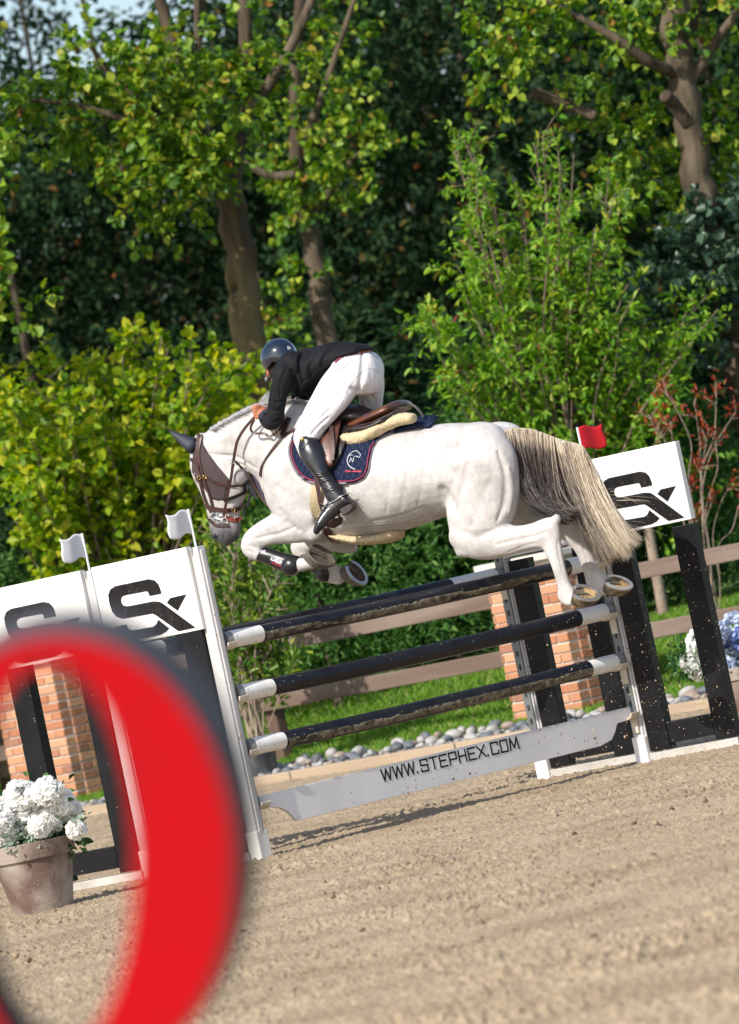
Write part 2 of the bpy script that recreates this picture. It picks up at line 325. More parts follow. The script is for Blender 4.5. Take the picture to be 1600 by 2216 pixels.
# bricks: modelled one by one inside the pillar mesh
M['brick']=ramp_mat('brick',[(0,(.36,.15,.085)),(.35,(.50,.235,.125)),(.6,(.58,.32,.19)),(.85,(.47,.22,.13)),(1,(.28,.14,.10))],.9,bump=.6,bscale=45,spec=.15)
M['mortar']=mat('mortar',(.62,.58,.52),.95,col2=(.50,.46,.41),nscale=10,bump=.4)
M['capstone']=mat('cap_stone',(.62,.58,.52),.8,col2=(.5,.46,.40),nscale=5,bump=.2)
def pillar(ya,yb,label,depth=.50,H=1.27):
    x0=FX-.30; x1=x0+depth; c=((x0+x1)/2,(ya+yb)/2,0)
    t=empty('brick_pillar',c,label,'pillar')
    mb=MB(); mb.box((c[0],c[1],H/2),(depth-.016,yb-ya-.016,H)); mb.obj('mortar_core',M['mortar'],t)
    v=[];f=[];at_=[]
    ch=.0635; bh=.05
    def brick(cx,cy,cz,sx,sy,sz):
        b=len(v); cc=np.array([cx,cy,cz])+rng.normal(0,.0012,3)
        for a in (-1,1):
            for bb in (-1,1):
                for d in (-1,1): v.append(cc+np.array([a*sx/2,bb*sy/2,d*sz/2])); 
        at_.extend([rng.uniform()]*8)
        f.extend([tuple(b+i for i in q) for q in [(0,1,3,2),(4,6,7,5),(0,4,5,1),(2,3,7,6),(0,2,6,4),(1,5,7,3)]])
    ch=.077; bh=.063
    nc=int(H/ch)
    for k in range(nc):
        z=(k+.5)*ch
        for side in (0,1):
            L=yb-ya; offs=0 if k%2 else .125
            p=-offs; 
            while p<L-1e-3:
                a=max(p,0); e=min(p+.25,L)
                if e-a>.02: brick((x0+.045) if side==0 else (x1-.045),ya+(a+e)/2,z,.10,e-a-.012,bh)
                p+=.25
        for side in (0,1):
            L=depth-.2; p=-(0 if k%2 else .125)
            while p<L-1e-3:
                a=max(p,0); e=min(p+.25,L)
                if e-a>.02: brick(x0+.1+(a+e)/2,(ya+.045) if side==0 else (yb-.045),z,e-a-.012,.10,bh)
                p+=.25
    mesh_obj('brickwork',v,f,M['brick'],t,attr=at_,bevel=.004)
    mb=MB(); mb.box((c[0],c[1],H+.025),(depth+.10,yb-ya+.10,.055)); mb.obj('cap',M['capstone'],t,bevel=.008)
pillar(*PRY,'orange brick pillar with pale stone cap behind the right standards')
pillar(*PLY,'orange brick pillar at the left edge behind the white hydrangeas')
for y,z,lab in ((12.80,.60,'short'),):
    pass
# ================================================================ JUMP
M['white']=mat('white_paint',(.80,.79,.77),.5,col2=(.72,.70,.67),nscale=3,bump=.06,bscale=25,spec=.4,mixlo=.45,mixhi=.8)
add_specks(M['white'],(.30,.22,.16),26,.13,cov=.58)
M['basewhite']=mat('dirty_white',(.50,.48,.45),.7,col2=(.34,.30,.25),nscale=6,bump=.2,mixlo=.45,mixhi=.75)
M['uprightshade']=mat('standard_shaded_white',(.58,.575,.575),.5,col2=(.48,.47,.465),nscale=4,bump=.06,spec=.35)  # white post greyed: shade on its face is put into the colour
add_specks(M['uprightshade'],(.22,.16,.11),24,.14,cov=.52)
M['panel']=mat('panel_white',(.82,.81,.79),.45,col2=(.77,.75,.72),nscale=2,spec=.4,mixlo=.5,mixhi=.8)
add_specks(M['panel'],(.40,.33,.27),15,.06,cov=.52)
M['black']=mat('black_paint',(.0045,.0045,.006),.42,col2=(.010,.010,.012),nscale=6,bump=.08,bscale=30,spec=.22)
add_specks(M['black'],(.34,.27,.19),30,.10,cov=.45)
M['ink']=mat('logo_black',(.008,.0075,.008),.6,spec=.15,col2=(.018,.017,.017),nscale=30,stretch=(1,1,.15))
add_specks(M['ink'],(.4,.38,.36),70,.13,cov=.5,cscale=8)
M['pole']=mat('pole_navy',(.0045,.005,.010),.38,col2=(.011,.012,.017),nscale=10,spec=.35,coat=.0)
add_specks(M['pole'],(.40,.33,.23),34,.11,cov=.42)
M['polewhite']=mat('pole_white',(.78,.77,.75),.4,col2=(.66,.62,.55),nscale=9,spec=.4,mixlo=.5,mixhi=.85)
add_specks(M['polewhite'],(.30,.22,.13),36,.16,cov=.52,cscale=9)
M['mud']=mat('dried_mud',(.225,.19,.14),.95,col2=(.075,.062,.045),nscale=28,bump=1.0,bscale=70,spec=.1)
M['capgrey']=mat('grey_cap',(.20,.20,.21),.5,col2=(.3,.3,.3),nscale=10)
M['track']=mat('track_grey',(.17,.185,.19),.45,metal=.4,col2=(.22,.23,.23),nscale=12)
M['hole']=mat('track_hole',(.03,.032,.034),.7)
M['cup']=mat('cup_cream',(.66,.60,.50),.5,col2=(.5,.43,.33),nscale=12)
M['flagwhite']=mat('flag_white',(.72,.72,.74),.5,spec=.3)
M['flagred']=mat('flag_red',(.55,.012,.02),.5,spec=.3,bump=.1,bscale=120)
M['plank']=mat('plank_white',(.74,.74,.75),.45,col2=(.66,.65,.66),nscale=2.5,spec=.4)
add_specks(M['plank'],(.22,.16,.10),30,.15,cov=.50,cscale=1.6); add_specks(M['plank'],(.17,.115,.07),13,.11,cov=.52,cscale=1.2)
WL=3.0; HP=(1.2309,.9261,.6223); HB=.3457; DB=.8645
wt=nrm(.87*R_-.5*F_); wn=-nrm(np.cross(wt,Z_)); 
if np.dot(wn,F_)>0: wn=-wn      # wing plane direction and outward front normal
# logo traced on the sign panel (pixels), converted to panel u,v once
A0=np.array([240,690.]);A1=np.array([1215,490.]);A3=np.array([355,1350.])  # panel corners on the zoomed photo
def uv(p):
    m=np.array([A1-A0,A3-A0]).T; return np.linalg.solve(m,np.array(p,float)-A0)
LOGO=[[(475,832),(820,762),(880,770),(915,800),(932,840),(940,876),(820,900),(805,866),(790,862),(575,902),(540,915),(525,940),(530,970),(548,988),(590,992),(850,942),(915,942),(950,958),(1260,1140),(1085,1176),(865,1052),(835,1042),(530,1096),(470,1082),(430,1045),(405,970),(400,905),(425,860)],
[(440,1168),(562,1140),(575,1170),(610,1188),(830,1150),(865,1130),(890,1090),(993,1155),(960,1185),(900,1212),(570,1282),(510,1278),(475,1250)],
[(988,950),(1025,908),(1190,872),(1090,1010)]]
LOGO=[[uv(p) for p in s] for s in LOGO]
PW,PH=.62,.465
def flag(base,dirv,m,parent,h=.20,side=-1):
    top=base+Z_*.215
    mb=MB(); mb.tube([base-Z_*.05,top],.007,8); mb.obj('flag_stick',M['flagwhite'],parent)
    nx,nz=14,10; v=[]; f=[]
    for i_ in range(nx+1):
        for k in range(nz+1):
            s_=i_/nx; q=k/nz
            p=base+dirv*(s_*.175)+Z_*(.072+q*.135+.011*math.sin(s_*6.3)) + np.cross(dirv,Z_)*.006*math.sin(s_*6.3+.6)
            p=p+dirv*.008*math.sin(q*6.3)*(s_)
            v.append(p)
    for i_ in range(nx):
        for k in range(nz): a=i_*(nz+1)+k; f.append((a,a+1,a+nz+2,a+nz+1))
    o=mesh_obj('flag',v,f,m,parent,smooth=True); so_=o.modifiers.new('solid','SOLIDIFY'); so_.thickness=.004; so_.offset=0
def wing(base,sgn,label,cups,flagm,flagdir,trackinner,PW=.62,dH=0.):
    """base = foot of the standard; the wing frame runs along sgn*wt"""
    b=np.array(base,float); t=empty('jump_wing',b,label,'jump wing','winged standards that carry the poles')
    d=wt*sgn; H=1.80+dH
    ax=(np.array([1.,0,0]),np.array([0,1.,0]),Z_)
    # standard: square white post in line with the poles, with a moulded edge
    mb=MB(); mb.box(b+Z_*(H/2),(.058,.085,H),ax); mb.box(b+np.array([0,-.047,H/2+.06]),(.03,.012,H-.16),ax); mb.obj('upright',M['uprightshade'],t,bevel=.004)
    mb=MB(); mb.box(b+np.array([0,0,.075]),(.082,.105,.17),ax); mb.obj('foot',M['white'],t,bevel=.006)
    # metal track with holes on the side facing the poles
    tx=b+np.array([trackinner*.034,0,0])
    mb=MB(); mb.box(tx+Z_*1.02,(.010,.062,1.42),ax)
    for k in range(17):
        mb.sphere(tx+np.array([trackinner*.0045,0,.36+k*.083]),(.003,.013,.022),n=10,mi=1)
    mb.obj('track',M['track'],t,mats=[M['track'],M['hole']])
    # posts, panel, bars
    off=d*.055
    def wb(s0,s1,z0,z1,th,name,m,fr=0.,bev=.004):
        mb=MB(); c=b+off+d*((s0+s1)/2)+Z_*((z0+z1)/2)+wn*fr; mb.box(c,(abs(s1-s0),th,z1-z0),(d,np.cross(Z_,d),Z_)); return mb.obj(name,m,t,bevel=bev)
    wb(.0,.135,.06,1.33,.085,'frame_post',M['black']); wb(PW-.145,PW-.01,.06,1.33,.085,'frame_post',M['black'])
    wb(.138,PW-.148,.09,.215,.08,'bottom_bar',M['black'])
    wb(-.01,PW+.0,.005,.052,.095,'base_rail',M['basewhite'])
    # panel
    pn=wb(-.02,PW,1.345+dH,1.345+dH+PH,.055,'sign_panel',M['panel'],fr=.022,bev=.003)
    # logo on the panel front, u runs to the right of the viewer (along +wt)
    if sgn>0: o0=b+off+d*(-.02)
    else: o0=b+off+d*(PW)
    o0=o0+Z_*(1.345+dH+PH)+wn*(.022+.0275+.0015)
    wid=PW+.02
    mb=MB()
    for s_ in LOGO:
        pts=[o0+wt*(q[0]*wid)-Z_*(q[1]*PH) for q in s_]
        mb.prism(pts,wn*.0015)
    lo=mb.obj('logo',M['ink'],t); 
    lo.parent=pn; 
    # cups
    for z in cups:
        mb=MB(); cx=b+np.array([trackinner*.036,-.0,z-.052])
        pr=[]
        for k in range(9):
            a=math.pi*(k/8); pr.append(np.array([0,-math.cos(a)*.062,.035-math.sin(a)*.04]))
        for k in range(8,-1,-1):
            a=math.pi*(k/8); pr.append(np.array([0,-math.cos(a)*.050,.037-math.sin(a)*.028]))
        mb.prism([cx+p for p in pr],np.array([trackinner*.07,0,0]))
        mb.box(cx+np.array([trackinner*.004,0,-.045]),(.012,.05,.09),ax)
        mb.obj('pole_cup',M['cup'],t,bevel=.002)
    fb=b+Z_*H+np.array([0,0,0])
    flag(fb,flagdir,flagm,t)
    return t
flx=nrm(np.array([-1.,-.05,0])); 
wing((-.042,0,0),-1,'left front jump wing with a black emblem panel and white flag beside the horse head',HP+(HB-.02,),M['flagwhite'],flx,1,dH=-.028)
wing((-.115,DB,0),-1,'leftmost jump wing with emblem panel and white flag, cut by the left edge',(HP[0]+.02,),M['flagwhite'],flx,1,dH=-.028)
wing((WL+.042,0,0),1,'right front jump wing with emblem panel and red flag behind the tail',HP+(HB-.02,),M['flagred'],nrm(np.array([.97,-.2,0])),-1,PW=.585,dH=.010)
wing((WL+.042,DB,0),1,'right back jump wing half hidden behind the hind legs of the horse',(HP[0]+.02,),M['flagred'],nrm(np.array([.97,-.2,0])),-1,PW=.585,dH=.010)
# poles
def pole(y,z,label,mudk,wl=.27,wr=.27,mudseed=0):
    t=empty('jump_pole',(WL/2,y,z),label,'pole','striped poles of the oxer')
    L0,L1=.012,WL-.012; r=.0495
    def seg(a,b,rr,name,m,n=24):
        mb=MB(); k=max(2,int((b-a)/.15)); mb.tube([np.array([a+(b-a)*i/k,y,z-.012*(1-((a+(b-a)*i/k-WL/2)/(WL/2))**2)]) for i in range(k+1)],rr,n); return mb.obj(name,m,t,smooth=False)
    for o in (seg(L0+wl,L1-wr,r,'pole_shaft',M['pole']),seg(L0+.045,L0+wl,r-.0005,'white_end',M['polewhite']),seg(L1-wr,L1-.045,r-.0005,'white_end',M['polewhite']),seg(L0,L0+.045,r-.002,'end_cap',M['capgrey']),seg(L1-.045,L1,r-.002,'end_cap',M['capgrey'])):
        o.data.polygons.foreach_set('use_smooth',[True]*len(o.data.polygons))
        o.data.set_sharp_from_angle(angle=rad(40))
    # crusted mud on the face turned to the approach: a thin uneven crust where the noise is high
    if mudk>0:
        nx,na=420,22; xs=np.linspace(L0+wl+.005,L1-wr-.005,nx); th=np.linspace(rad(175),rad(300),na)
        Xg,T=np.meshgrid(xs,th,indexing='ij')
        nz=.55*vnoise(Xg*5+mudseed,T*1.3,11)+.30*vnoise(Xg*22,T*5+mudseed,12)+.25*vnoise(Xg*60,T*12,13)
        win=np.exp(-((T-rad(200))/rad(38))**2)
        h=(nz*win-(.47-.22*mudk))*.035
        hh=np.clip(h,-.004,.0055)
        rr=r+hh; sag=-.012*(1-((Xg-WL/2)/(WL/2))**2)
        vsx=np.stack([Xg,y+rr*np.cos(T),z+sag+rr*np.sin(T)],-1)
        vv=vsx.reshape(-1,3); i=np.arange(nx-1)[:,None]*na+np.arange(na-1)[None,:]; fc=np.stack([i,i+1,i+1+na,i+na],-1).reshape(-1,4)
        keep=(hh.reshape(-1)[fc].max(1)>0); 
        if keep.any(): mesh_obj('mud_crust',vv,fc[keep],M['mud'],t,smooth=True)
pole(0,HP[0],'top front navy pole with white ends and dried mud',.55,mudseed=3)
pole(0,HP[1],'middle navy pole, the cleanest of the three stacked poles',0,mudseed=9)
pole(0,HP[2],'lowest navy pole, thickly caked with dried sand',1.0,mudseed=20)
pole(DB,HP[0]+.03,'back navy pole of the oxer just above the top front pole',0,wl=.27,wr=.42)
# plank
def py_(x,y,y0): return plane_hit(x,y,np.array([0,y0,0.]),np.array([0,1.,0]))
pt_=HB+.0; ph=.185; x0,x1=.02,WL-.02
prof=[(x0,pt_),(x0,pt_-.075),(x0+.09,pt_-.078),(x0+.14,pt_-.09),(x0+.19,pt_-.12),(x0+.225,pt_-.16),(x0+.24,pt_-ph),(x1-.30,pt_-ph),(x1-.20,pt_-.165),(x1-.155,pt_-.12),(x1-.13,pt_-.078),(x1,pt_-.075),(x1,pt_)]
t=empty('jump_plank',(WL/2,0,pt_-.09),'white plank lettered with a web address at the bottom of the jump','plank')
mb=MB(); mb.prism([np.array([a,-.014,c]) for a,c in prof],np.array([0,.028,0])); mb.obj('board',M['plank'],t,bevel=.003)
mb=MB(); mb.tube([np.array([1.5,0,pt_+.002]),np.array([1.501,0,pt_+.002])],.001,4)
# stroke letters
GL={'W':[[(0,1),(.22,0),(.5,.95),(.78,0),(1,1)]],'.':[[(.0,.0),(.0,.10)]],'S':[[(.95,.78),(.95,1),(.05,1),(.05,.54),(.95,.50),(.95,0),(.05,0),(.05,.22)]],
'T':[[(0,1),(1,1)],[(.5,1),(.5,0)]],'E':[[(.95,1),(.05,1),(.05,0),(.95,0)],[(.05,.52),(.8,.52)]],'P':[[(.05,0),(.05,1),(.95,1),(.95,.42),(.05,.42)]],
'H':[[(.05,0),(.05,1)],[(.95,0),(.95,1)],[(.05,.52),(.95,.52)]],'X':[[(0,0),(1,1)],[(0,1),(1,0)]],'C':[[(.95,.76),(.95,1),(.05,1),(.05,0),(.95,0),(.95,.24)]],
'O':[[(.05,0),(.05,1),(.95,1),(.95,0),(.05,0)]],'M':[[(0,0),(.12,1),(.5,.15),(.88,1),(1,0)]],'A':[[(0,0),(.5,1),(1,0)],[(.2,.35),(.8,.35)]],'N':[[(.05,0),(.05,1),(.95,0),(.95,1)]],'R':[[(.05,0),(.05,1),(.95,1),(.95,.45),(.05,.45)],[(.5,.45),(1,0)]],'K':[[(.05,0),(.05,1)],[(.95,1),(.05,.45),(1,0)]],'D':[[(.05,0),(.05,1),(.8,1),(.95,.8),(.95,.2),(.8,0),(.05,0)]],'I':[[(.5,0),(.5,1)]],'L':[[(.05,1),(.05,0),(.95,0)]]}
def text(mb,s,o,ux,uz,n,width,height,wt_=.12,widths={'.':.25,'I':.4,'W':1.25,'M':1.15}):
    tot=sum(widths.get(c,1.)+.28 for c in s)-.28; k=width/tot; x=0; th=height*wt_; jj=0
    for c in s:
        cw=widths.get(c,1.)*k
        for st in GL.get(c,[]):
            for a,b_ in zip(st[:-1],st[1:]):
                jj+=1
                pa=o+ux*(x+a[0]*cw)+uz*(a[1]*height); pb=o+ux*(x+b_[0]*cw)+uz*(b_[1]*height); dr=nrm(pb-pa); sd_=np.cross(n,dr)*th/2
                pa=pa-dr*th/2; pb=pb+dr*th/2; lift=n*(.0004*(jj%3))
                mb.prism([pa+sd_+lift,pa-sd_+lift,pb-sd_+lift,pb+sd_+lift],n*.0012)
        x+=cw+.28*k
xl=py_(829,1690,-.015); xr=py_(1121,1605,-.015)
mb=MB(); text(mb,'WWW.STEPHEX.COM',np.array([xl[0],-.0145,xl[2]-.003]),np.array([1.,0,0]),Z_,np.array([0,-1.,0]),xr[0]-xl[0],.066,.15)
mb.obj('lettering',M['ink'],t)
# ================================================================ red letter in the foreground
M['red']=mat('red_gloss',(.46,.0015,.005),.5,col2=(.37,.004,.008),nscale=7,spec=.12,bump=.15,bscale=6)
M['greyedge']=mat('grey_edge',(.045,.048,.056),.5,col2=(.065,.068,.078),nscale=6)
M['blackm']=mat('matt_black',(.012,.011,.011),.6)
ZR=6.0
cO=at(122,1876,ZR); k_=ZR/FPX
def ell(a,b,n=72,pw=1.0):
    out=[]
    for i in range(n):
        th=2*math.pi*i/n; x=a*math.cos(th); y=b*math.sin(th); out.append(cO+(r2*x+u2*y)*k_)
    return out
bk=nrm(F_*.8+R_*.42+Z_*.34)*.050
t=empty('letter_sign',cO-Z_*(cO[2]),'large blurred red letter-shaped ring close to the camera','sign')
oo=ell(384,500); cI=at(106,1866,ZR)
def ell2(a,b,n=72): return [cI+(r2*a*math.cos(2*math.pi*i/n)+u2*b*math.sin(2*math.pi*i/n))*k_ for i in range(n)]
ii=ell2(184,428); n=len(oo)
v=oo+ii; f=[(i,(i+1)%n,(i+1)%n+n,i+n) for i in range(n)]
v2=[p+bk*.02 for p in oo+ii]
mesh_obj('red_face',v,f,M['red'],t)
mb=MB(); v=[p+bk*.01 for p in oo]+[p+bk for p in ell(401,517)]+[p+bk*.01 for p in ii]+[p+bk for p in ii]
mb.add(v,[(i,(i+1)%n,(i+1)%n+n,i+n) for i in range(n)]+[(i+n,(i+1)%n+n,(i+1)%n+3*n,i+3*n) for i in range(n)])
mb.obj('edge',M['greyedge'],t)
mb=MB(); mb.add([p+bk*.01 for p in ii]+[p+bk for p in ii],[(i,(i+1)%n,(i+1)%n+n,i+n) for i in range(n)]); mb.obj('inner_edge',M['blackm'],t)
pb=ell(398,518)[54]; 
mb=MB(); c=cO-Z_*.36+bk*.5; mb.box(np.array([c[0],c[1],(c[2])/2]),(.10,.10,c[2]),(R_,F_,Z_)); mb.obj('support_post',M['blackm'],t)
# ================================================================ HORSE
AL=rad(27); hd=-math.cos(AL)*R_+math.sin(AL)*F_; lat=-(math.sin(AL)*R_+math.cos(AL)*F_)   # heading, left side (towards camera)
OH=at(850,1050,33.45)
def P(x,y,w_=0.):
    d=ray(x,y); return CAM+d*(np.dot(OH+lat*w_-CAM,lat)/np.dot(d,lat))
def loft(secs,k=5,n=28,capk=.6,sq=1.0):
    """secs: (ax,ay,bx,by,w,rb): opposite outline pixels of a section plus its lateral centre and half width (m)"""
    S=catmull(secs,k); vs=[]; rings=[]
    for (ax,ay,bx,by,w_,rb) in S:
        A=P(ax,ay,w_); B=P(bx,by,w_); rings.append(((A+B)/2,(A-B)/2,max(rb,.004)))
    def cap(r0,r1):
        c,e,rb=r0; d=nrm(c-r1[0]); L=min(np.linalg.norm(e),rb)*capk
        return [(c+d*L*math.sin(a),e*math.cos(a),rb*math.cos(a)) for a in (1.35,.95,.5)]
    full=cap(rings[0],rings[1])+rings+cap(rings[-1],rings[-2])[::-1]
    for c,e,rb in full:
        for j in range(n):
            th=2*math.pi*j/n; cs,sn=math.cos(th),math.sin(th)
            vs.append(c+e*math.copysign(abs(cs)**sq,cs)+lat*rb*math.copysign(abs(sn)**sq,sn))
    m=len(full); fs=[(i*n+j,i*n+(j+1)%n,(i+1)*n+(j+1)%n,(i+1)*n+j) for i in range(m-1) for j in range(n)]
    fs+=[tuple(range(n-1,-1,-1)),tuple((m-1)*n+j for j in range(n))]
    return vs,fs
def remesh_obj(name,parts,m,parent,voxel=.010,smooth=8,sfac=.5,loc=None,sub_=0):
    mb=MB()
    for v,f in parts: mb.add(v,f)
    o=mb.obj(name,m,parent,loc=loc)
    bm=bmesh.new(); bm.from_mesh(o.data); bmesh.ops.recalc_face_normals(bm,faces=bm.faces); bm.to_mesh(o.data); bm.free()
    r=o.modifiers.new('r','REMESH'); r.mode='VOXEL'; r.voxel_size=voxel; r.use_smooth_shade=True
    if smooth: s=o.modifiers.new('s','SMOOTH'); s.factor=sfac; s.iterations=smooth
    bpy.context.view_layer.update()
    dg=bpy.context.evaluated_depsgraph_get(); me=bpy.data.meshes.new_from_object(o.evaluated_get(dg))
    o.modifiers.clear(); o.data=me
    if not me.materials: me.materials.append(m)
    me.polygons.foreach_set('use_smooth',[True]*len(me.polygons))
    return o
def wverts(o):
    a=np.empty(len(o.data.vertices)*3,dtype=np.float32); o.data.vertices.foreach_get('co',a); a=a.reshape(-1,3)
    off=np.array(o.parent.location if o.parent else o.location); return a+off
def bvh_of(*obs):
    vs=[];fs=[];b=0
    for o in obs:
        w_=wverts(o); vs+= [tuple(x) for x in w_]; fs+=[tuple(i+b for i in p.vertices) for p in o.data.polygons]; b+=len(w_)
    return BVHTree.FromPolygons(vs,fs)
horse=empty('horse',OH-Z_*OH[2]*1.0+Z_*1.0,'grey-white show jumping horse in mid-jump over the navy poles','horse')
HB_=[]
# trunk
HB_.append(loft([(578,1000,598,1085,0,.10),(598,950,612,1125,0,.19),(628,905,645,1160,0,.235),(672,886,690,1176,0,.255),(720,898,728,1171,0,.275),(770,912,772,1167,0,.30),(850,924,850,1154,0,.325),(920,920,912,1137,0,.325),(985,915,968,1118,0,.30),(1045,917,1030,1110,0,.27),(1095,928,1080,1105,0,.22),(1128,950,1118,1090,0,.15)],k=5,n=36))
# shoulders
for w_,sx in ((.15,0),(-.15,20)):
    HB_.append(loft([(628+sx,905,690+sx,900,w_*.5,.06),(600+sx,960,700+sx,960,w_*.85,.09),(572+sx,1030,690+sx,1030,w_,.10),(578+sx,1085,690+sx,1090,w_*1.1,.10),(602+sx,1120,700+sx,1135,w_*1.1,.095),(640+sx,1150,695+sx,1165,w_*1.05,.08)]))
# croup / haunches and thighs
def haunch(w_,dx):
    HB_.append(loft([(1000+dx,932,1086+dx,932,w_*.75,.10),(985+dx,970,1112+dx,975,w_,.125),(975+dx,1030,1122+dx,1030,w_,.135),(968+dx,1085,1122+dx,1085,w_,.13),(972+dx,1130,1108+dx,1130,w_*1.05,.12),(980+dx,1170,1085+dx,1160,w_*1.1,.10),(988+dx,1196,1062+dx,1185,w_*1.1,.075)],n=32))
haunch(.17,0); haunch(-.17,42)
# near gaskin, hock, cannon
HB_.append(loft([(1000,1120,985,1185,.2,.08),(1045,1128,1018,1207,.2,.085),(1085,1131,1060,1212,.2,.078),(1120,1137,1100,1204,.2,.062),(1150,1132,1137,1193,.2,.048),(1178,1121,1160,1188,.2,.042),(1202,1119,1174,1188,.2,.040),(1212,1140,1178,1192,.2,.038),(1215,1172,1182,1202,.2,.036),(1219,1204,1191,1217,.2,.033),(1226,1235,1201,1246,.2,.032),(1233,1258,1208,1274,.2,.034),(1241,1272,1208,1292,.2,.038),(1248,1283,1216,1305,.2,.036),(1258,1292,1228,1312,.2,.040)],k=5,n=24))
# far gaskin, hock, cannon
HB_.append(loft([(1090,1070,1085,1160,-.18,.08),(1130,1085,1128,1170,-.18,.07),(1175,1098,1172,1170,-.18,.055),(1208,1105,1204,1168,-.18,.045),(1240,1106,1216,1166,-.18,.042),(1268,1122,1226,1174,-.18,.042),(1279,1150,1237,1184,-.18,.038),(1283,1180,1249,1200,-.18,.034),(1288,1208,1258,1222,-.18,.033),(1295,1228,1266,1246,-.18,.035),(1306,1238,1270,1264,-.18,.038),(1318,1250,1282,1278,-.18,.036),(1330,1262,1296,1290,-.18,.040)],k=5,n=24))
# near fore: forearm, knee, cannon
HB_.append(loft([(640,1070,700,1150,.17,.085),(612,1096,668,1172,.18,.075),(582,1116,625,1177,.18,.064),(556,1132,590,1180,.18,.052),(532,1152,574,1186,.18,.047),(522,1177,570,1190,.18,.046),(528,1198,572,1192,.18,.042),(545,1211,577,1192,.18,.038),(568,1217,588,1194,.18,.034),(600,1229,613,1201,.18,.033),(627,1241,638,1205,.18,.040),(645,1239,650,1207,.18,.038),(665,1234,664,1206,.18,.036),(684,1230,676,1200,.18,.040)],k=5,n=24))
# far fore
HB_.append(loft([(720,1130,700,1180,-.13,.08),(760,1165,735,1196,-.15,.06),(770,1178,764,1198,-.15,.04)],n=20))
HB_.append(loft([(740,1150,745,1196,-.15,.05),(700,1152,708,1194,-.15,.055),(665,1165,672,1196,-.15,.048),(642,1168,652,1200,-.15,.044),(630,1178,664,1200,-.15,.042),(634,1198,668,1196,-.15,.040),(652,1214,680,1200,-.15,.036),(676,1236,700,1208,-.15,.034),(694,1254,720,1216,-.15,.040),(712,1262,734,1224,-.15,.036),(734,1266,750,1230,-.15,.038)],k=5,n=22))
# neck
HB_.append(loft([(712,892,618,1110,0,.19),(668,868,578,1062,0,.165),(628,863,556,1034,0,.135),(588,866,540,1022,0,.11),(545,876,522,1012,0,.095),(500,900,500,1004,0,.082),(462,922,478,995,0,.075),(440,944,455,985,0,.065)],k=6,n=32))
# head
HB_.append(loft([(424,948,468,952,0,.065),(416,972,495,985,0,.088),(414,1005,520,1012,0,.098),(421,1035,536,1040,0,.092),(434,1062,534,1066,0,.078),(444,1088,524,1090,0,.062),(450,1112,518,1114,0,.055),(455,1136,519,1136,0,.058),(460,1156,519,1152,0,.060),(470,1169,512,1165,0,.050),(480,1176,502,1174,0,.035)],k=5,n=30,sq=.92))
def ball(x,y,w_,r,e=(1,1,1)):
    mb=MB(); mb.sphere(P(x,y,w_),(r*e[0],r*e[1],r*e[2]),(hd,lat,Z_),14); return mb.v,mb.f
HB_.append(ball(516,1030,.055,.055)); HB_.append(ball(516,1030,-.055,.055))      # cheeks
HB_.append(ball(427,1032,.075,.028)); HB_.append(ball(427,1032,-.075,.028))     # eye sockets
HB_.append(ball(468,1157,.045,.022)); HB_.append(ball(507,1163,.0,.03))         # nostril, chin
HB_.append(ball(1205,1123,.2,.030,(1,.9,1))); HB_.append(ball(1250,1110,-.18,.030,(1,.9,1)))   # points of hock
HB_.append(ball(1104,960,.0,.05,(1.6,1,.8)))                                                   # tail head
HB_.append(ball(1000,1000,.24,.09,(1.3,.6,.9)))                                                # point of hip
HB_.append(ball(606,1060,.19,.075,(1,.7,1.1)))                                                 # shoulder point
HB_.append(ball(680,1150,.20,.06,(1,.7,1)))                                                    # elbow
M['coat']=mat('grey_coat',(.6,.57,.54),.55,spec=.25)
